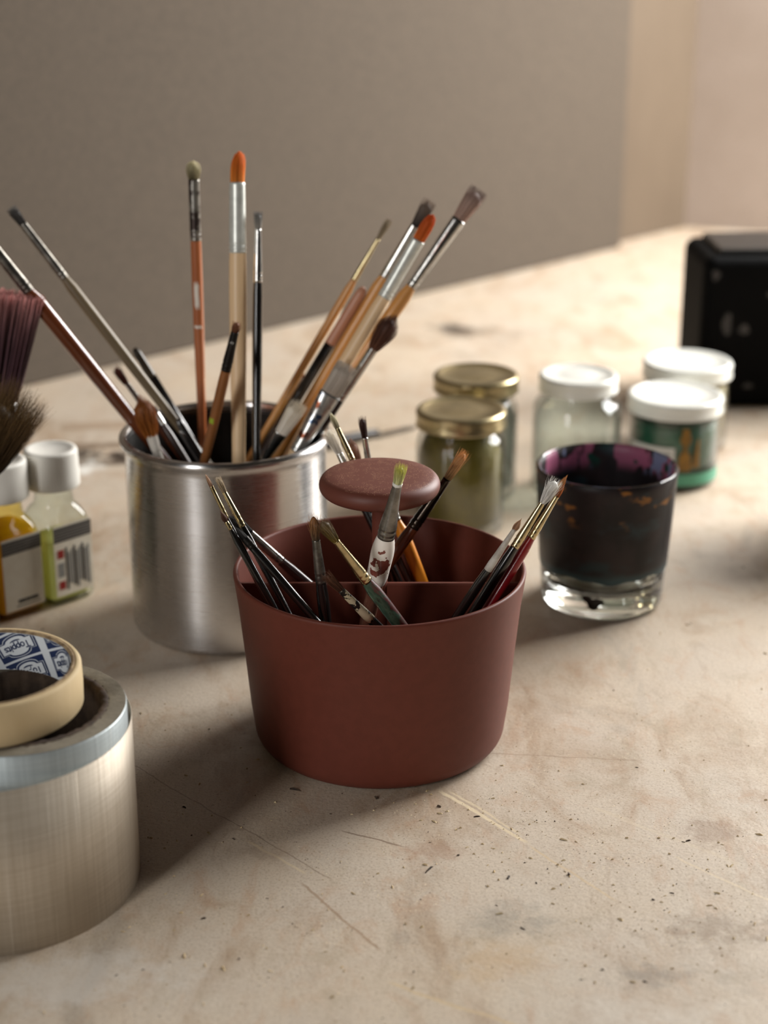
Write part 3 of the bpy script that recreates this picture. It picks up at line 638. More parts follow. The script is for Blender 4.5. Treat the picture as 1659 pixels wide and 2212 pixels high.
# ------------------------------------------------------------------ paintbrushes
BR = {
    'c1': ((-0.2154, 0.8618, 0.2291), (-0.0604, 0.871, 0.008), 0.0126, 0.0573, (0.0028, 0.0028, 0.00309, 0.00428)),
    'c2': ((-0.1941, 0.8876, 0.221), (-0.0381, 0.8654, 0.007), 0.01, 0.0456, (0.00264, 0.00216, 0.00243, 0.00304)),
    'c3': ((-0.1353, 0.8991, 0.1425), (-0.0599, 0.8973, 0.0065), 0.0, 0.0181, (0.00251, 0.00251, 0.00252, 0.00252)),
    'c4': ((-0.1437, 0.878, 0.1386), (-0.0511, 0.8634, 0.006), 0.0114, 0.0271, (0.0032, 0.00147, 0.00161, 0.00185)),
    'c5': ((-0.1254, 0.8363, 0.1363), (-0.0884, 0.8238, 0.0066), 0.0227, 0.0318, (0.00565, 0.00306, 0.00261, 0.00261)),
    'c6': ((-0.1228, 0.8621, 0.1224), (-0.0506, 0.8334, 0.0063), 0.0059, 0.0133, (0.00195, 0.0017, 0.00171, 0.00219)),
    'c7': ((-0.1054, 0.8409, 0.1145), (-0.0581, 0.8892, 0.0055), 0.0, 0.0093, (0.00107, 0.00107, 0.00108, 0.0012)),
    'c8': ((-0.1067, 0.8439, 0.1198), (-0.0442, 0.8451, 0.0063), 0.0, 0.0074, (0.00227, 0.00227, 0.00228, 0.00228)),
    'c9': ((-0.0981, 0.8871, 0.2456), (-0.0982, 0.8768, 0.0069), 0.0099, 0.0416, (0.00404, 0.00285, 0.0029, 0.0029)),
    'c10': ((-0.0737, 0.8676, 0.2534), (-0.0759, 0.8206, 0.0081), 0.0157, 0.0509, (0.00383, 0.00395, 0.00434, 0.00446)),
    'c11': ((-0.0636, 0.8639, 0.2238), (-0.0678, 0.8175, 0.0066), 0.009, 0.036, (0.00257, 0.00164, 0.00236, 0.00259)),
    'c12': ((-0.0721, 0.822, 0.1774), (-0.1169, 0.8404, 0.0067), 0.0058, 0.0273, (0.00228, 0.00194, 0.00254, 0.00266)),
    'c13': ((0.0031, 0.9014, 0.2123), (-0.119, 0.8864, 0.0064), 0.0121, 0.0379, (0.00196, 0.0011, 0.00173, 0.00235)),
    'c14': ((0.0247, 0.8984, 0.2229), (-0.1052, 0.8837, 0.0077), 0.0154, 0.0478, (0.00341, 0.00268, 0.00296, 0.00375)),
    'c15': ((0.0251, 0.8599, 0.2229), (-0.1025, 0.8487, 0.0078), 0.0152, 0.0492, (0.0035, 0.0035, 0.00355, 0.0037)),
    'c16': ((0.0506, 0.8988, 0.2286), (-0.1104, 0.8526, 0.0079), 0.0194, 0.0628, (0.00485, 0.00388, 0.00294, 0.00387)),
    'c17': ((0.0066, 0.8501, 0.1744), (-0.0981, 0.8636, 0.007), 0.0219, 0.0555, (0.00589, 0.00259, 0.0025, 0.0025)),
    'c18': ((-0.0183, 0.845, 0.1492), (-0.1016, 0.8345, 0.0074), 0.0184, 0.0537, (0.00567, 0.00567, 0.0036, 0.00312)),
    'c19': ((-0.0421, 0.8309, 0.133), (-0.1156, 0.869, 0.0066), 0.0218, 0.0404, (0.00422, 0.00352, 0.00264, 0.0024)),
    'c20': ((-0.0105, 0.8931, 0.1776), (-0.1141, 0.8825, 0.0068), 0.0, 0.0356, (0.00283, 0.00283, 0.00286, 0.00286)),
    'c21': ((-0.0432, 0.8983, 0.1302), (-0.108, 0.8907, 0.0057), 0.0041, 0.0108, (0.00151, 0.00126, 0.00139, 0.00152)),
    'oA': ((0.0384, 0.747, 0.1357), (-0.0443, 0.747, 0.008), 0.0167, 0.0456, (0.00341, 0.00192, 0.00282, 0.00314)),
    'oB': ((0.0075, 0.6823, 0.1511), (-0.019, 0.7122, 0.0095), 0.0102, 0.0374, (0.00273, 0.00195, 0.00381, 0.00481)),
    'oC1': ((-0.0796, 0.7167, 0.1355), (-0.0232, 0.7076, 0.0067), 0.0069, 0.0234, (0.00103, 0.00092, 0.00103, 0.00145)),
    'oC2': ((-0.0744, 0.7174, 0.1331), (-0.0087, 0.6894, 0.0069), 0.0075, 0.0252, (0.00206, 0.00103, 0.00145, 0.00176)),
    'oC3': ((-0.0726, 0.7066, 0.1218), (-0.0131, 0.6946, 0.0069), 0.006, 0.0105, (0.00163, 0.00082, 0.00102, 0.00174)),
    'oD': ((-0.0711, 0.7281, 0.1108), (0.0285, 0.746, 0.0077), 0.0134, 0.0344, (0.00358, 0.00242, 0.00235, 0.00268)),
    'oD2': ((-0.0666, 0.7077, 0.1137), (0.0263, 0.6817, 0.0071), 0.0075, 0.0132, (0.00185, 0.00185, 0.00185, 0.00195)),
    'oE': ((-0.0312, 0.702, 0.1218), (-0.0203, 0.702, 0.0077), 0.0126, 0.0336, (0.00244, 0.00183, 0.00247, 0.00278)),
    'oF': ((-0.0268, 0.6646, 0.1331), (0.0471, 0.7085, 0.0081), 0.0134, 0.0397, (0.00327, 0.00144, 0.00248, 0.00317)),
    'oG': ((-0.0253, 0.6667, 0.108), (0.0462, 0.7163, 0.0073), 0.0128, 0.0362, (0.00254, 0.00156, 0.00221, 0.00221)),
    'oH': ((0.06, 0.6944, 0.1225), (-0.0039, 0.706, 0.0073), 0.0063, 0.0295, (0.00161, 0.001, 0.00184, 0.00224)),
    'oI': ((0.0772, 0.7162, 0.1329), (0.0029, 0.7016, 0.0075), 0.0127, 0.0369, (0.0037, 0.00123, 0.00208, 0.00249)),
    'oJ': ((0.0835, 0.7313, 0.1299), (0.0097, 0.7106, 0.007), 0.0083, 0.0335, (0.00147, 0.00136, 0.00158, 0.0019)),
    'oK': ((0.081, 0.7185, 0.1305), (0.0108, 0.7059, 0.0074), 0.0075, 0.0301, (0.00144, 0.00113, 0.00187, 0.00239)),
    'oL': ((-0.0254, 0.7658, 0.1485), (0.0404, 0.7378, 0.0072), 0.0086, 0.0255, (0.00173, 0.00119, 0.00152, 0.00207)),
    'oM': ((-0.0108, 0.7716, 0.1444), (0.0105, 0.7652, 0.0071), 0.0108, 0.0271, (0.00218, 0.00142, 0.00165, 0.00199)),
    'oN': ((-0.0269, 0.779, 0.1358), (0.0356, 0.7401, 0.0072), 0.013, 0.0263, (0.00309, 0.00166, 0.00188, 0.0021)),
    'oO': ((-0.0164, 0.7763, 0.1325), (0.0231, 0.7692, 0.0073), 0.0145, 0.0269, (0.00309, 0.00166, 0.00189, 0.00223)),
    'oP': ((-0.0053, 0.7595, 0.1273), (0.0417, 0.7441, 0.0081), 0.012, 0.0322, (0.00174, 0.00152, 0.00175, 0.00317)),
}
def strands(N, h, z0, fr, kind, w0, flat_root, flat_tip, rag=.12, thick=.00011, bend=(0, 0), core=.68, clump=0):
    """root z0, going up by h. returns verts, faces, attrs"""
    def rad(u):
        if kind == 'point': return fr * (1 - u ** 2.2 * .9) + (w0 - fr) * math.sin(math.pi * min(1, u * 1.3)) * .8
        if kind == 'belly': return (fr + (w0 - fr) * math.sin(math.pi * min(1, u * .9 + .05) * .62)) * (1 - .55 * max(0, u - .55) / .45)
        if kind == 'round':
            b_ = fr + (w0 - fr) * min(1, u * 2)
            return b_ * (1 if u < .5 else math.sqrt(max(.02, 1 - ((u - .5) / .52) ** 2)))
        if kind == 'flat': return fr + (w0 - fr) * min(1, u * 1.4)
        return fr + (w0 - fr) * u ** .8      # splay
    segs = 5
    V, F_, AL, RN = [], [], [], []
    clumps = [(rng.normal() * .5, rng.normal() * .5, rng.random()) for _ in range(max(1, clump))]
    for s in range(N):
        th = rng.random() * 2 * math.pi; q = math.sqrt(rng.random())
        a, b = q * math.cos(th), q * math.sin(th)
        lf = 1 - rag * rng.random()
        if kind in ('point', 'belly'): lf *= 1 - .30 * q * q
        if kind == 'round': lf *= 1 - .10 * q * q
        jx, jy = rng.normal() * rag * .5, rng.normal() * rag * .5
        if clump:
            c = clumps[rng.integers(clump)]; jx += (c[0] - a) * .35; jy += (c[1] - b) * .35
        rv = rng.random()
        base = len(V)
        for k in range(segs + 1):
            u = k / segs; uu = u * lf
            fl = flat_root + (flat_tip - flat_root) * u
            r_ = rad(uu); x = (a + jx * u * u) * r_ + bend[0] * u * u; y = ((b + jy * u * u) * r_) * fl + bend[1] * u * u
            z = z0 + h * uu; t_ = thick * (1 - .75 * u)
            for m_ in range(3):
                V.append((x + t_ * math.cos(m_ * 2.094 + s), y + t_ * math.sin(m_ * 2.094 + s), z)); AL.append(u); RN.append(rv)
        for k in range(segs):
            for m_ in range(3):
                A = base + k * 3; F_.append((A + m_, A + (m_ + 1) % 3, A + 3 + (m_ + 1) % 3, A + 3 + m_))
    # solid heart of the tuft
    if core:
        n = 14; base = len(V)
        for k in range(7):
            u = k / 6 * (.80 if kind in ('point', 'belly') else .86); fl = flat_root + (flat_tip - flat_root) * u
            r_ = rad(u) * core * (1 if k < 6 else .25)
            for i in range(n):
                t_ = 2 * math.pi * i / n
                V.append((r_ * math.cos(t_) + bend[0] * u * u, r_ * math.sin(t_) * fl + bend[1] * u * u, z0 + h * u)); AL.append(u); RN.append(.2)
        for k in range(6):
            for i in range(n): F_.append((base + k * n + i, base + k * n + (i + 1) % n, base + (k + 1) * n + (i + 1) % n, base + (k + 1) * n + i))
        F_.append(tuple(base + 6 * n + i for i in range(n)))
    return V, F_, {'along': AL, 'rnd': RN}

def ferrule_profile(z0, z1, rb, rt, crimps=2):
    L_ = z1 - z0; p = [(rb * .9, z0), (rb, z0 + .0001)]
    z = z0 + .0012
    for k in range(crimps):
        p += [(rb, z), (rb * .93, z + .0005), (rb * 1.04, z + .0012), (rb * 1.0, z + .0019)]; z += .0026
        if z > z0 + L_ * .45: break
    zz = max(z, z0 + L_ * .15)
    for u in (.0, .25, .5, .75, .96): p.append((rb + (rt - rb) * u ** .85, zz + (z1 - zz) * u))
    p += [(rt, z1), (rt * .9, z1)]
    return p

silver = M('ferrule_silver', (196, 194, 190), (150, 148, 146), scale=260, thr=(.5, .75), rough=.22, metal=1)
bright = M('ferrule_bright', (220, 222, 214), (204, 206, 198), scale=200, rough=.34, metal=.35)
dull = M('ferrule_dull', (128, 124, 116), (92, 88, 82), scale=220, rough=.35, metal=.9)
brass = M('ferrule_pale_brass', (196, 180, 140), (160, 146, 112), scale=240, thr=(.5, .75), rough=.24, metal=1)
darkf = M('ferrule_black', (34, 31, 29), (54, 48, 42), scale=240, thr=(.55, .75), rough=.32, metal=.5)
smoked = M('ferrule_smoked', (74, 66, 58), (40, 34, 30), scale=160, rough=.16, metal=.9)
painted = M('ferrule_paint_stained', (146, 142, 134), (66, 56, 52), scale=190, thr=(.45, .58), rough=.3, metal=.7)
stained = M('ferrule_blue_brown_stained', (186, 186, 184), rough=.25, metal=.85, scale=130, ramp=[(.40, (64, 84, 110)), (.44, (190, 190, 188)), (.6, (182, 182, 178)), (.64, (112, 62, 40)), (.75, (86, 46, 32))])
quill = M('translucent_quill', (206, 200, 190), (180, 172, 160), scale=120, rough=.2, coat=.5)
creamsplat = M('cream_paint_splattered', (196, 184, 152), (28, 24, 22), scale=330, thr=(.52, .56), rough=.4)
plastic = M('white_plastic_ferrule', (196, 190, 180), (166, 158, 148), scale=160, rough=.35)
def W(name, c1, c2, **k): return M(name, c1, c2, scale=k.pop('scale', 45), stretch=(1, 1, .12), rough=k.pop('rough', .35), **k)
chest = W('chestnut_lacquer', (112, 58, 30), (72, 34, 18), coat=.8, rough=.25)
olive = W('olive_grey_handle', (122, 106, 80), (92, 80, 60))
natural = W('natural_birch', (238, 206, 164), (222, 186, 142), thr=(.35, .7))
ochre = W('ochre_lacquer', (206, 150, 84), (186, 128, 64), coat=.3)
orangew = W('orange_brown_lacquer', (176, 102, 58), (150, 82, 44), coat=.7)
blackh = W('black_lacquer', (14, 12, 12), (20, 17, 16), coat=.8, rough=.25)
worn = W('worn_brown_handle', (156, 98, 52), (96, 62, 36), scale=70, thr=(.38, .62))
pinkw = W('pink_brown_handle', (190, 138, 112), (168, 116, 92))
palew = W('pale_worn_handle', (186, 172, 152), (140, 122, 102), scale=80)
maroon = W('dark_maroon_lacquer', (58, 22, 20), (34, 14, 14), coat=.6)
brown = W('red_brown_lacquer', (104, 54, 30), (42, 22, 15), coat=.8, scale=120, rough=.2)
redh = M('red_lacquer_gold_specks', (150, 22, 30), (176, 120, 84), scale=420, thr=(.66, .7), rough=.3, coat=.5)
yellow = W('yellow_lacquer', (224, 142, 34), (208, 124, 26), coat=.4)
greenpaint = M('green_and_maroon_paint', (38, 62, 48), scale=150, rough=.35, coat=.5, stretch=(1, 1, .35), ramp=[(.38, (22, 16, 16)), (.46, (82, 26, 28)), (.52, (44, 72, 58)), (.62, (70, 96, 78)), (.7, (24, 20, 20))])
greyrod = M('grey_metal_rod', (150, 148, 146), rough=.3, metal=.8)
darkbr = W('dark_brown_lacquer', (58, 32, 22), (36, 20, 15), coat=.6)

def brush(key, label, hair, fer, han, kind='belly', N=140, flat=1.0, up=False, rag=.12, group=None, cat='paintbrush', crimps=2, rz=0, dip=None, tail=.42, clump=0, hollow=None, flat_root=None, bend=(0, 0), hw=1.0, core=.68):
    T, E, h, f_, (w0, ft, fb, wh) = BR[key]
    T = Vector(T); E = Vector(E); ax = T - E; L_ = ax.length
    # local +y side of the brush is kept facing away from the viewer's side of the table
    zax = ax.normalized(); yax = Vector((0, 1, 0)); xax = yax.cross(zax).normalized(); yax = zax.cross(xax)
    q = Matrix((xax, yax, zax)).transposed().to_quaternion()
    if rz: q = q @ Matrix.Rotation(R(rz), 3, 'Z').to_quaternion()
    grp = group or ('paintbrushes in the aluminium can' if key[0] == 'c' else 'paintbrushes in the terracotta organiser')
    t = thing('paintbrush', label, cat, E, q, grp)
    if up:      # stands on its bristles, handle end up
        zf = .030
        pr = [(fb * .95, zf), (wh, zf + .012), (wh, L_ * .6), (wh * .98, L_ - .010), (wh * .92, L_ - .004), (wh * .7, L_ - .0012), (wh * .35, L_ - .0002), (0, L_)]
        if dip is None:
            link('handle', *lathe(pr, 20), han, t)
        else:
            zd = L_ - f_
            pr1 = [p for p in pr if p[1] < zd - .001] + [(wh, zd), (wh * .5, zd + .0001)]
            pr2 = [(wh * .9, zd - .0004), (wh * 1.03, zd), (wh * 1.02, zd + .001)] + [p for p in pr if p[1] > zd + .002]
            link('handle', *lathe(pr1, 20), han, t); link('dipped_end', *lathe(pr2, 20), dip, t)
        link('ferrule', *lathe(ferrule_profile(.010, zf + .002, fb * 1.05, fb)[::1], 20), fer, t)
        v_, f2, at = strands(50, .0135, -.0005, fb * .9, 'flat', fb * 1.2, 1, 1)
        link('bristles', [(x, y, .0135 - z) for x, y, z in v_], f2, hair, t, attrs=at)
        return t
    zf = L_ - f_; zh = L_ - h
    pr = [(0, -.0), (wh * .26, .0003), (wh * tail, .003), (wh * (tail + .1), zf * .25), (wh * .78, zf * .5), (wh * .97, zf * .78), (wh, max(zf * .86, zf - .02)), (wh * .98, zf - .006), (fb * .96, zf - .0006), (fb * .95, zf + .001)]
    if zf > .02: link('handle', *lathe(pr, 24), han, t)
    fr_top = (flat ** -.35) if flat < 1 else 1
    def sc(z):
        u = max(0, min(1, (z - zf) / (zh - zf))); k = 1 + (flat - 1) * u
        return (1.0, k)
    fo = link('ferrule', *lathe(ferrule_profile(zf, zh, fb, ft, crimps), 28, sx=sc), fer, t)
    v_, f2, at = strands(N, h + .001, zh - .001, ft * .9, kind, w0 * hw, flat, flat if flat_root is None else flat_root, rag=rag, clump=clump, bend=bend, core=core)
    link('bristles', v_, f2, hair, t, attrs=at)
    return t, fo, zf, zh, L_

H_grey = HAIR('hair_dark_grey', (58, 54, 52), (88, 84, 80)); H_straw = HAIR('hair_straw_green', (120, 106, 76), (212, 202, 160)); H_orange = HAIR('hair_orange', (238, 154, 62), (228, 124, 40), .8)
H_ash = HAIR('hair_ash', (176, 170, 160), (74, 74, 74)); H_red = HAIR('hair_red_brown', (84, 44, 34), (124, 66, 50)); H_amber = HAIR('hair_amber', (176, 104, 38), (140, 78, 28), .5)
H_black = HAIR('hair_black', (22, 18, 16), (34, 26, 22)); H_rust = HAIR('hair_rust', (110, 64, 42), (150, 100, 72)); H_dun = HAIR('hair_dun', (168, 152, 124), (150, 134, 108))
H_taupe = HAIR('hair_taupe', (44, 38, 36), (140, 122, 108)); H_dorange = HAIR('hair_deep_orange', (222, 118, 46), (206, 92, 32), .85); H_pinkg = HAIR('hair_pinkish_grey', (204, 172, 156), (84, 66, 66), .55, .55, 2.5)
H_umber = HAIR('hair_umber', (120, 78, 58), (80, 48, 38)); H_dgrey = HAIR('hair_dusty_grey', (182, 168, 152), (204, 194, 182), .7); H_white = HAIR('hair_white', (232, 224, 212), (236, 226, 206), .8)
H_gold = HAIR('hair_golden_brown', (176, 150, 108), (224, 160, 100)); H_lime = HAIR('hair_lime_stained', (222, 222, 180), (200, 196, 92), .7); H_tan = HAIR('hair_tan', (150, 108, 80), (200, 158, 124))
H_beige = HAIR('hair_beige', (128, 108, 84), (204, 182, 148)); H_oliveh = HAIR('hair_olive_brown', (124, 104, 40), (110, 88, 62)); H_frazz = HAIR('hair_frazzled_orange', (96, 86, 70), (186, 128, 78))
H_brown = HAIR('hair_brown', (74, 44, 32), (118, 78, 56)); H_silver = HAIR('hair_silver_white', (206, 202, 196), (240, 238, 232), .75); H_choc = HAIR('hair_chocolate', (58, 34, 28), (78, 48, 40)); H_ofine = HAIR('hair_fine_orange', (176, 96, 46), (206, 130, 72))

# --- in the can
brush('c1', 'thick glossy chestnut-handled paintbrush sloping far out over the white-capped bottles', H_brown, dull, chest, 'flat', 80, .6, tail=.8)
brush('c2', 'paintbrush with matted dark grey tip, dull ferrule and long olive-grey handle', H_grey, dull, olive, 'flat', 180, .8, tail=.8, hw=1.2, core=.85)
brush('c3', 'black paintbrush standing handle up with an olive-dipped rounded end', H_brown, silver, blackh, up=True, dip=M('olive_dip', (66, 56, 38), (40, 32, 24), scale=90, stretch=(1, 1, .6), rough=.35, coat=.1))
brush('c4', 'thin paintbrush with splayed red-brown hair tucked behind the amber mop brush', H_red, silver, brown, 'splay', 150, .6, rag=.5)
t5 = brush('c5', 'mop brush with a fat split amber tuft in a short translucent quill', H_amber, quill, plastic, 'belly', 420, .8, crimps=0, clump=2, rag=.16, hw=1.45)
brush('c6', 'small dark brown paintbrush with silver ring half hidden behind the amber mop brush', H_black, silver, darkbr, 'belly', 60)
brush('c7', 'thin grey metal paintbrush rod resting low inside the can', H_black, greyrod, greyrod, up=True)
brush('c8', 'black lacquered paintbrush handle end leaning low inside the can', H_black, silver, blackh, up=True)
t9 = brush('c9', 'upright paintbrush with straw-coloured tip, stained ferrule and orange-brown handle', H_straw, painted, orangew, 'round', 200, .7, tail=.9)
t10 = brush('c10', 'largest upright paintbrush with bright orange pointed tuft, pale ferrule and natural wood handle', H_orange, bright, natural, 'round', 360, .8, rag=.05, tail=.76, bend=(.0012, 0))
brush('c11', 'upright black-handled paintbrush with small grey tuft and slim silver ferrule', H_ash, silver, blackh, 'splay', 110, tail=.7)
t12 = brush('c12', 'short worn brown paintbrush with black ferrule and frayed brown tip crossing the can front', H_rust, darkf, worn, 'splay', 170, rag=.55, tail=.6)
brush('c13', 'slim ochre-handled paintbrush with tiny pale dun tip and thin ferrule', H_dun, brass, ochre, 'flat', 110, tail=.8)
brush('c14', 'ochre-handled paintbrush with blunt dark taupe tuft and silver ferrule', H_taupe, silver, ochre, 'flat', 220, .6, tail=.8, hw=1.15, core=.85)
brush('c15', 'slanting natural wood paintbrush with rounded deep-orange tuft and white-silver ferrule', H_dorange, bright, natural, 'round', 300, .6, rag=.05, tail=.75)
brush('c16', 'long ochre paintbrush with flared pinkish-grey tuft, dark at the tip', H_pinkg, silver, ochre, 'flat', 280, .6, tail=.8, hw=1.15, core=.85)
brush('c17', 'black-handled paintbrush with large dark umber brown mop tuft', H_umber, silver, blackh, 'belly', 420, .85, rag=.10, tail=.8, hw=1.15)
brush('c18', 'wide flat paintbrush with dusty grey bristles and paint-smeared silver ferrule', H_dgrey, stained, natural, 'flat', 420, .38, rag=.08, tail=.8, crimps=1, core=.92)
brush('c19', 'flat paintbrush with stiff white bristles and silver ferrule low in the can', H_white, silver, palew, 'flat', 320, .5, tail=.8, crimps=1, core=.9, hw=1.1)
brush('c20', 'black paintbrush standing handle up with a pink-brown bare wood end', H_black, silver, blackh, up=True, dip=pinkw)
brush('c21', 'thin pale worn paintbrush with tiny brown tip behind the black handles', H_rust, plastic, palew, 'point', 50, tail=.8)
# marks on handles and ferrules
def band(parent, r0, z0, z1, m, name='paint_mark', a0=0, a1=360, na=20):
    patch(name, parent, lambda z: r0, R(a0), R(a1), z0, z1, m, na, 4, lambda u, v: (u + .06 * math.sin(v * 7), v + .1 * math.sin(u * 12)))
wpaint = M('white_paint_smear', (224, 216, 204), rough=.5); lime = M('lime_green_paint', (150, 172, 36), rough=.5)
t, fo, zf, zh, L_ = t9; band(t, .00292, zf - .035, zf - .022, wpaint, a0=-120, a1=-70, na=8)
band(t, .00292, zf - .046, zf - .0445, wpaint, a0=-130, a1=-50, na=8)
t, fo, zf, zh, L_ = t12
band(t, .00262, zf - .0290, zf - .0262, lime, a0=-150, a1=-90, na=8); band(fo, .00248, zf + .0065, zf + .0072, lime, 'paint_dot', -100, -80, 4)
num = bpy.data.curves.new('number_curve', 'FONT'); num.body = '8'; num.size = .0034; num.align_x = 'CENTER'; num.offset = .00006
no = bpy.data.objects.new('number_tmp', num); COL.objects.link(no); dg = bpy.context.evaluated_depsgraph_get(); nme = bpy.data.meshes.new_from_object(no.evaluated_get(dg)); bpy.data.objects.remove(no)
nv = []
for p_ in nme.vertices:
    a_ = R(-95) + p_.co.x / .0021; nv.append((.00216 * math.cos(a_), .00216 * math.sin(a_), zh - .0072 + p_.co.y))
link('size_number', nv, [tuple(p_.vertices) for p_ in nme.polygons], M('silver_print', (206, 204, 198), rough=.4), fo, smooth=False)

# --- in the organiser
brush('oA', 'paintbrush with split golden-brown tuft, glossy dark ferrule and red-brown handle', H_gold, smoked, brown, 'splay', 220, .8, rag=.35, clump=6, tail=.6)
def leaf_mat():
    m, nt, N, L, p = nodes_for('white_lacquer_with_leaf_print')
    tc = N.new('ShaderNodeTexCoord'); sx = N.new('ShaderNodeSeparateXYZ'); L.new(tc.outputs['Object'], sx.inputs[0])
    nz = N.new('ShaderNodeTexNoise'); nz.inputs['Scale'].default_value = 260; nz.inputs['Detail'].default_value = 3; L.new(tc.outputs['Object'], nz.inputs['Vector'])
    def win(x, lo, hi, s):
        return math_(nt, 'MULTIPLY', math_(nt, 'MULTIPLY_ADD', x, 1 / s, -lo / s, True), math_(nt, 'MULTIPLY_ADD', x, -1 / s, hi / s, True))
    L_B = (Vector(BR['oB'][0]) - Vector(BR['oB'][1])).length - BR['oB'][3]
    wz = win(sx.outputs[2], L_B - .0205, L_B - .0065, .003); wx = win(sx.outputs[0], -.0048, .0046, .002)
    wy = math_(nt, 'LESS_THAN', sx.outputs[1], -.0008)
    k = math_(nt, 'GREATER_THAN', math_(nt, 'ADD', math_(nt, 'MULTIPLY', math_(nt, 'MULTIPLY', wz, wx), .22), nz.outputs['Fac']), .645)
    k = math_(nt, 'MULTIPLY', k, wy)
    n2 = N.new('ShaderNodeTexNoise'); n2.inputs['Scale'].default_value = 420; L.new(tc.outputs['Object'], n2.inputs['Vector'])
    br = mixc(nt, n2.outputs['Fac'], lin((92, 34, 28)), lin((150, 84, 72)))
    L.new(mixc(nt, k, lin((244, 236, 226)), br), p.inputs['Base Color']); p.inputs['Roughness'].default_value = .35
    p.inputs['Coat Weight'].default_value = .3
    return m
_lw = leaf_mat()
def bulb_brush():
    key = 'oB'
    T, E, h, f_, (w0, ft, fb, wh) = BR[key]; T = Vector(T); E = Vector(E); ax = T - E; L_ = ax.length
    zax = ax.normalized(); yax = Vector((0, 1, 0)); xax = yax.cross(zax).normalized(); yax = zax.cross(xax)
    t = thing('paintbrush', 'stout paintbrush with white bulb, brown leaf print and lime-stained tip', 'paintbrush', E, Matrix((xax, yax, zax)).transposed().to_quaternion(), 'paintbrushes in the terracotta organiser')
    zf = L_ - f_; zh = L_ - h
    link('grip', *lathe([(0, zf - .0262), (.0024, zf - .0258), (.0040, zf - .0240), (.0047, zf - .0205), (.0048, zf - .0165), (.00495, zf - .0125), (.0051, zf - .0085), (.0049, zf - .0050), (.0043, zf - .0018), (.0036, zf + .0008)], 40), _lw, t)
    link('handle', *lathe([(0, 0), (.0020, .0003), (.0024, .003), (.0030, zf * .3), (.0034, zf * .6), (.0036, zf - .0245)], 24), M('clear_brown_acrylic', (120, 82, 66), (86, 54, 44), scale=160, stretch=(1, 1, .3), rough=.12, coat=.8), t)
    fo = link('ferrule', *lathe(ferrule_profile(zf, zh, fb, ft, 2), 32), M('ferrule_grey_conical', (138, 134, 128), (114, 110, 104), scale=220, rough=.3, metal=.85), t)
    link('collar', *lathe([(ft * .95, zh - .0006), (ft * 1.1, zh - .0003), (ft * 1.12, zh + .0008), (ft * .95, zh + .0010)], 24), M('white_collar', (226, 224, 214), rough=.35), fo)
    v_, f2, at = strands(240, h + .001, zh - .001, ft * .9, 'flat', w0, 1, 1, rag=.22)
    link('bristles', v_, f2, H_lime, t, attrs=at)
bulb_brush()
brush('oC1', 'finest paintbrush with hair-thin tan tip and slim pale brass ferrule', H_tan, brass, blackh, 'point', 50, rag=.2, tail=.7)
brush('oC2', 'slim black paintbrush with small fanned beige tip and pale ferrule', H_beige, brass, blackh, 'splay', 150, rag=.45, tail=.7, clump=4)
brush('oC3', 'short black-handled paintbrush with small brown tip and short brass ferrule', H_brown, brass, blackh, 'point', 80, rag=.2, tail=.6, crimps=1)
brush('oD', 'paintbrush with broad black pointed tuft, silver ferrule and dark maroon handle', H_black, silver, maroon, 'belly', 240, .7, rag=.06, tail=.7)
brush('oD2', 'all-black paintbrush with ringed black ferrule leaning across the divider end', H_black, darkf, blackh, 'point', 80, tail=.7)
brush('oE', 'upright black paintbrush with frazzled orange-tipped hair and dull grey ferrule', H_frazz, dull, blackh, 'splay', 200, rag=.6, tail=.8, clump=5, hw=1.2)
brush('oF', 'paintbrush with olive-brown tuft, brass ferrule and green and maroon painted handle', H_oliveh, brass, greenpaint, 'splay', 220, .8, rag=.5, clump=5, tail=.7, hw=1.2)
brush('oG', 'low cream-splattered paintbrush with flattened dark brown tuft', H_brown, creamsplat, blackh, 'splay', 150, .7, rag=.25, crimps=0, tail=.7)
brush('oH', 'black paintbrush with tiny tan tip and smooth pale plastic ferrule', H_tan, plastic, blackh, 'point', 80, rag=.2, crimps=0, tail=.7)
brush('oI', 'black paintbrush with splayed silver-white bristles and long silver ferrule', H_silver, brass, blackh, 'splay', 220, .7, rag=.5, clump=6, hw=1.3, tail=.7)
brush('oJ', 'dark paintbrush with thin brown tip squeezed behind the red-handled paintbrush', H_gold, smoked, darkbr, 'point', 60, rag=.2, tail=.7)
brush('oK', 'red-handled paintbrush with gold specks, fine orange tip and brass ferrule', H_ofine, brass, redh, 'point', 90, rag=.12, tail=.7)
brush('oL', 'thin paintbrush with straw tip, green paint at the ferrule and dark brown handle', H_straw, brass, darkbr, 'belly', 90, rag=.2, tail=.8)
brush('oM', 'paintbrush with blunt dark chocolate hair and bright silver ferrule behind the knob', H_choc, silver, darkbr, 'flat', 110, rag=.2, tail=.8)
brush('oN', 'paintbrush with loose white hair behind the organiser knob', H_white, silver, blackh, 'splay', 220, rag=.3, tail=.8, hw=1.3)
brush('oO', 'paintbrush with soft rust-brown tuft mostly hidden behind the organiser knob', H_rust, silver, blackh, 'belly', 150, rag=.15, tail=.8)
brush('oP', 'paintbrush with thick yellow handle and silver ferrule in the rear compartment', H_brown, silver, yellow, 'point', 60, tail=.95)

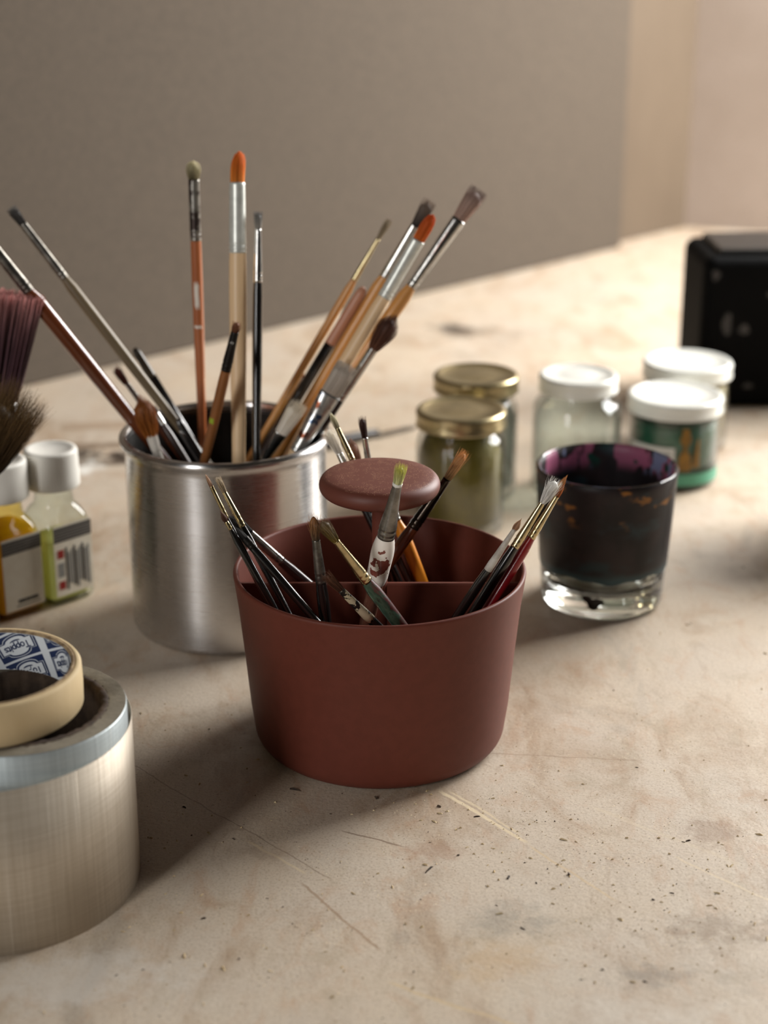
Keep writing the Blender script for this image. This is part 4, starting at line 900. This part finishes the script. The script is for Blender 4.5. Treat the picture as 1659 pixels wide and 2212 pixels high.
# --- the two broad brushes in the low jar
def broad(label, T, E, hl, hair, N, wtip, wroot, dep, fer_m, han_m, rag, thick, kind='flat', bend=(0, 0), rz=0):
    T = Vector(T); E = Vector(E); ax = T - E; L_ = ax.length
    zax = ax.normalized(); yax = Vector((0, 1, 0)); xax = yax.cross(zax).normalized(); yax = zax.cross(xax)
    q = Matrix((xax, yax, zax)).transposed().to_quaternion() @ Matrix.Rotation(R(rz), 3, 'Z').to_quaternion()
    t = thing('broad_brush', label, 'brush', E, q, 'broad brushes in the low jar')
    zh = L_ - hl; zf = zh - .022
    def sc(z): return (1, dep if z > zf + .008 else dep + (1 - dep) * max(0, min(1, (zf + .008 - z) / .008)))
    link('handle', *lathe([(0, 0), (.002, .0003), (.0032, .003), (.0040, zf * .5), (.0048, zf - .01), (.0046, zf + .002)], 24), han_m, t)
    link('ferrule', *lathe([(.0045, zf), (.0052, zf + .0003), (.0056, zf + .002), (wroot * .8, zf + .008), (wroot * .98, zf + .012), (wroot, zf + .016), (wroot * 1.02, zf + .0165), (wroot, zf + .017), (wroot, zh), (wroot * .9, zh)], 48, sx=sc), fer_m, t)
    v_, f2, at = strands(N, hl + .002, zh - .002, wroot * .95, kind, wtip, dep, dep, rag=rag, thick=thick, bend=bend)
    link('bristles', v_, f2, hair, t, attrs=at)
    return t
broad('broad dusting brush with dense dark brown bristles and dark red ferrule', (-.1869, .800, .1468), (-.243, .845, .0045), .052,
      HAIR('hair_dark_dusting', (46, 30, 18), (120, 94, 60), .35, .5, 1.6), 3200, .0255, .0085, .75, M('dark_red_ferrule', (64, 22, 16), rough=.35, coat=.4), darkbr, .14, .00013, 'splay')
broad('broad brush with long dark plum filaments fading to pink tips', (-.196, .860, .1842), (-.2259, .851, .0045), .058,
      HAIR('hair_plum_pink', (104, 74, 82), (240, 170, 164), .12, .3, 5), 1000, .0225, .0140, .45, silver, blackh, .035, .00034, 'splay')

# ------------------------------------------------------------------ small things on the table
kt = thing('palette_knife', 'slim dark metal palette knife lying on the table behind the gold-lidded jars', 'palette knife', (-.006, 1.176, .0), R(38))
o = link('blade', [(.0, -.004, .0006), (.03, -.0045, .0006), (.042, 0, .0006), (.03, .0045, .0006), (0, .004, .0006), (.0, -.004, .0014), (.03, -.0045, .0012), (.042, 0, .001), (.03, .0045, .0012), (0, .004, .0014)],
         [(4, 3, 2, 1, 0), (5, 6, 7, 8, 9), (0, 1, 6, 5), (1, 2, 7, 6), (2, 3, 8, 7), (3, 4, 9, 8), (4, 0, 5, 9)], silver, kt, smooth=False)
v, f = lathe([(0, -.06), (.003, -.0595), (.004, -.055), (.0042, -.03), (.003, -.004), (.002, .002), (0, .0022)], 20)
link('handle', [(z, y, x + .0042) for x, y, z in v], [t_[::-1] for t_ in f], M('dark_knife_handle', (40, 36, 34), rough=.4), kt)

# crumbs and grit strewn over the table (nobody could count them)
occupied = [(OC, .055), (CC, .054), (GC, .037), ((-.157, .6035), .058), ((-.243, .84), .037), ((-.2078, .8727), .022), ((-.1835, .8922), .022), ((.0471, 1.0), .029), ((.0594, 1.064), .029), ((.1258, 1.067), .03), ((.1936, 1.09), .031), ((.2133, 1.162), .031)]
rg_ = np.random.default_rng(5); CV, CF, CM = [], [], []
hot = [(.10, .60, .05), (.14, .58, .04), (-.13, .70, .05), (.05, .64, .03), (-.06, .58, .06)]
k = 0
while k < 1900:
    dark = k % 6 == 0
    smin, smax = (.0003, .0019) if dark else (.0003, .0014)
    if rg_.random() < .45:
        c = hot[rg_.integers(len(hot))]; x, y = c[0] + rg_.normal() * c[2], c[1] + rg_.normal() * c[2] * .7
    else: x, y = rg_.uniform(-.25, .3), .47 + .53 * rg_.random() ** 1.5
    if any((x - c[0]) ** 2 + (y - c[1]) ** 2 < r_ * r_ for c, r_ in occupied): continue
    s = smin + (smax - smin) * rg_.random() ** 5; a = rg_.random() * 6.28; el = 1 + 2.2 * rg_.random() ** 3
    b_ = len(CV); ca, sa = math.cos(a), math.sin(a)
    for (px, py, pz) in ((-el, -.6, 0), (el, -.5, 0), (el * .8, .6, 0), (-el * .8, .7, 0), (-.3 * el, 0, 1.0), (.5 * el, .1, .8)):
        px *= s * .5 * (1 + .3 * rg_.normal()); py *= s * .5 * (1 + .3 * rg_.normal()); CV.append((x + px * ca - py * sa, y + px * sa + py * ca, max(0, pz * s * .5) + .00002))
    CF += [(b_ + 3, b_ + 2, b_ + 1, b_), (b_, b_ + 1, b_ + 5, b_ + 4), (b_ + 1, b_ + 2, b_ + 5), (b_ + 2, b_ + 3, b_ + 4, b_ + 5), (b_ + 3, b_, b_ + 4)]
    CM += [1 if dark else 0] * 5
    k += 1
o = link('table_crumbs', CV, CF, [M('pale_crumbs', (214, 194, 156), (190, 164, 122), scale=300, rough=.8), M('dark_crumbs', (48, 40, 34), (80, 62, 46), scale=300, rough=.8)], smooth=False)
o.data.polygons.foreach_set('material_index', CM)
tag(o, 'pale sawdust crumbs and dark grit strewn over the tabletop', 'crumbs'); o['kind'] = 'stuff'
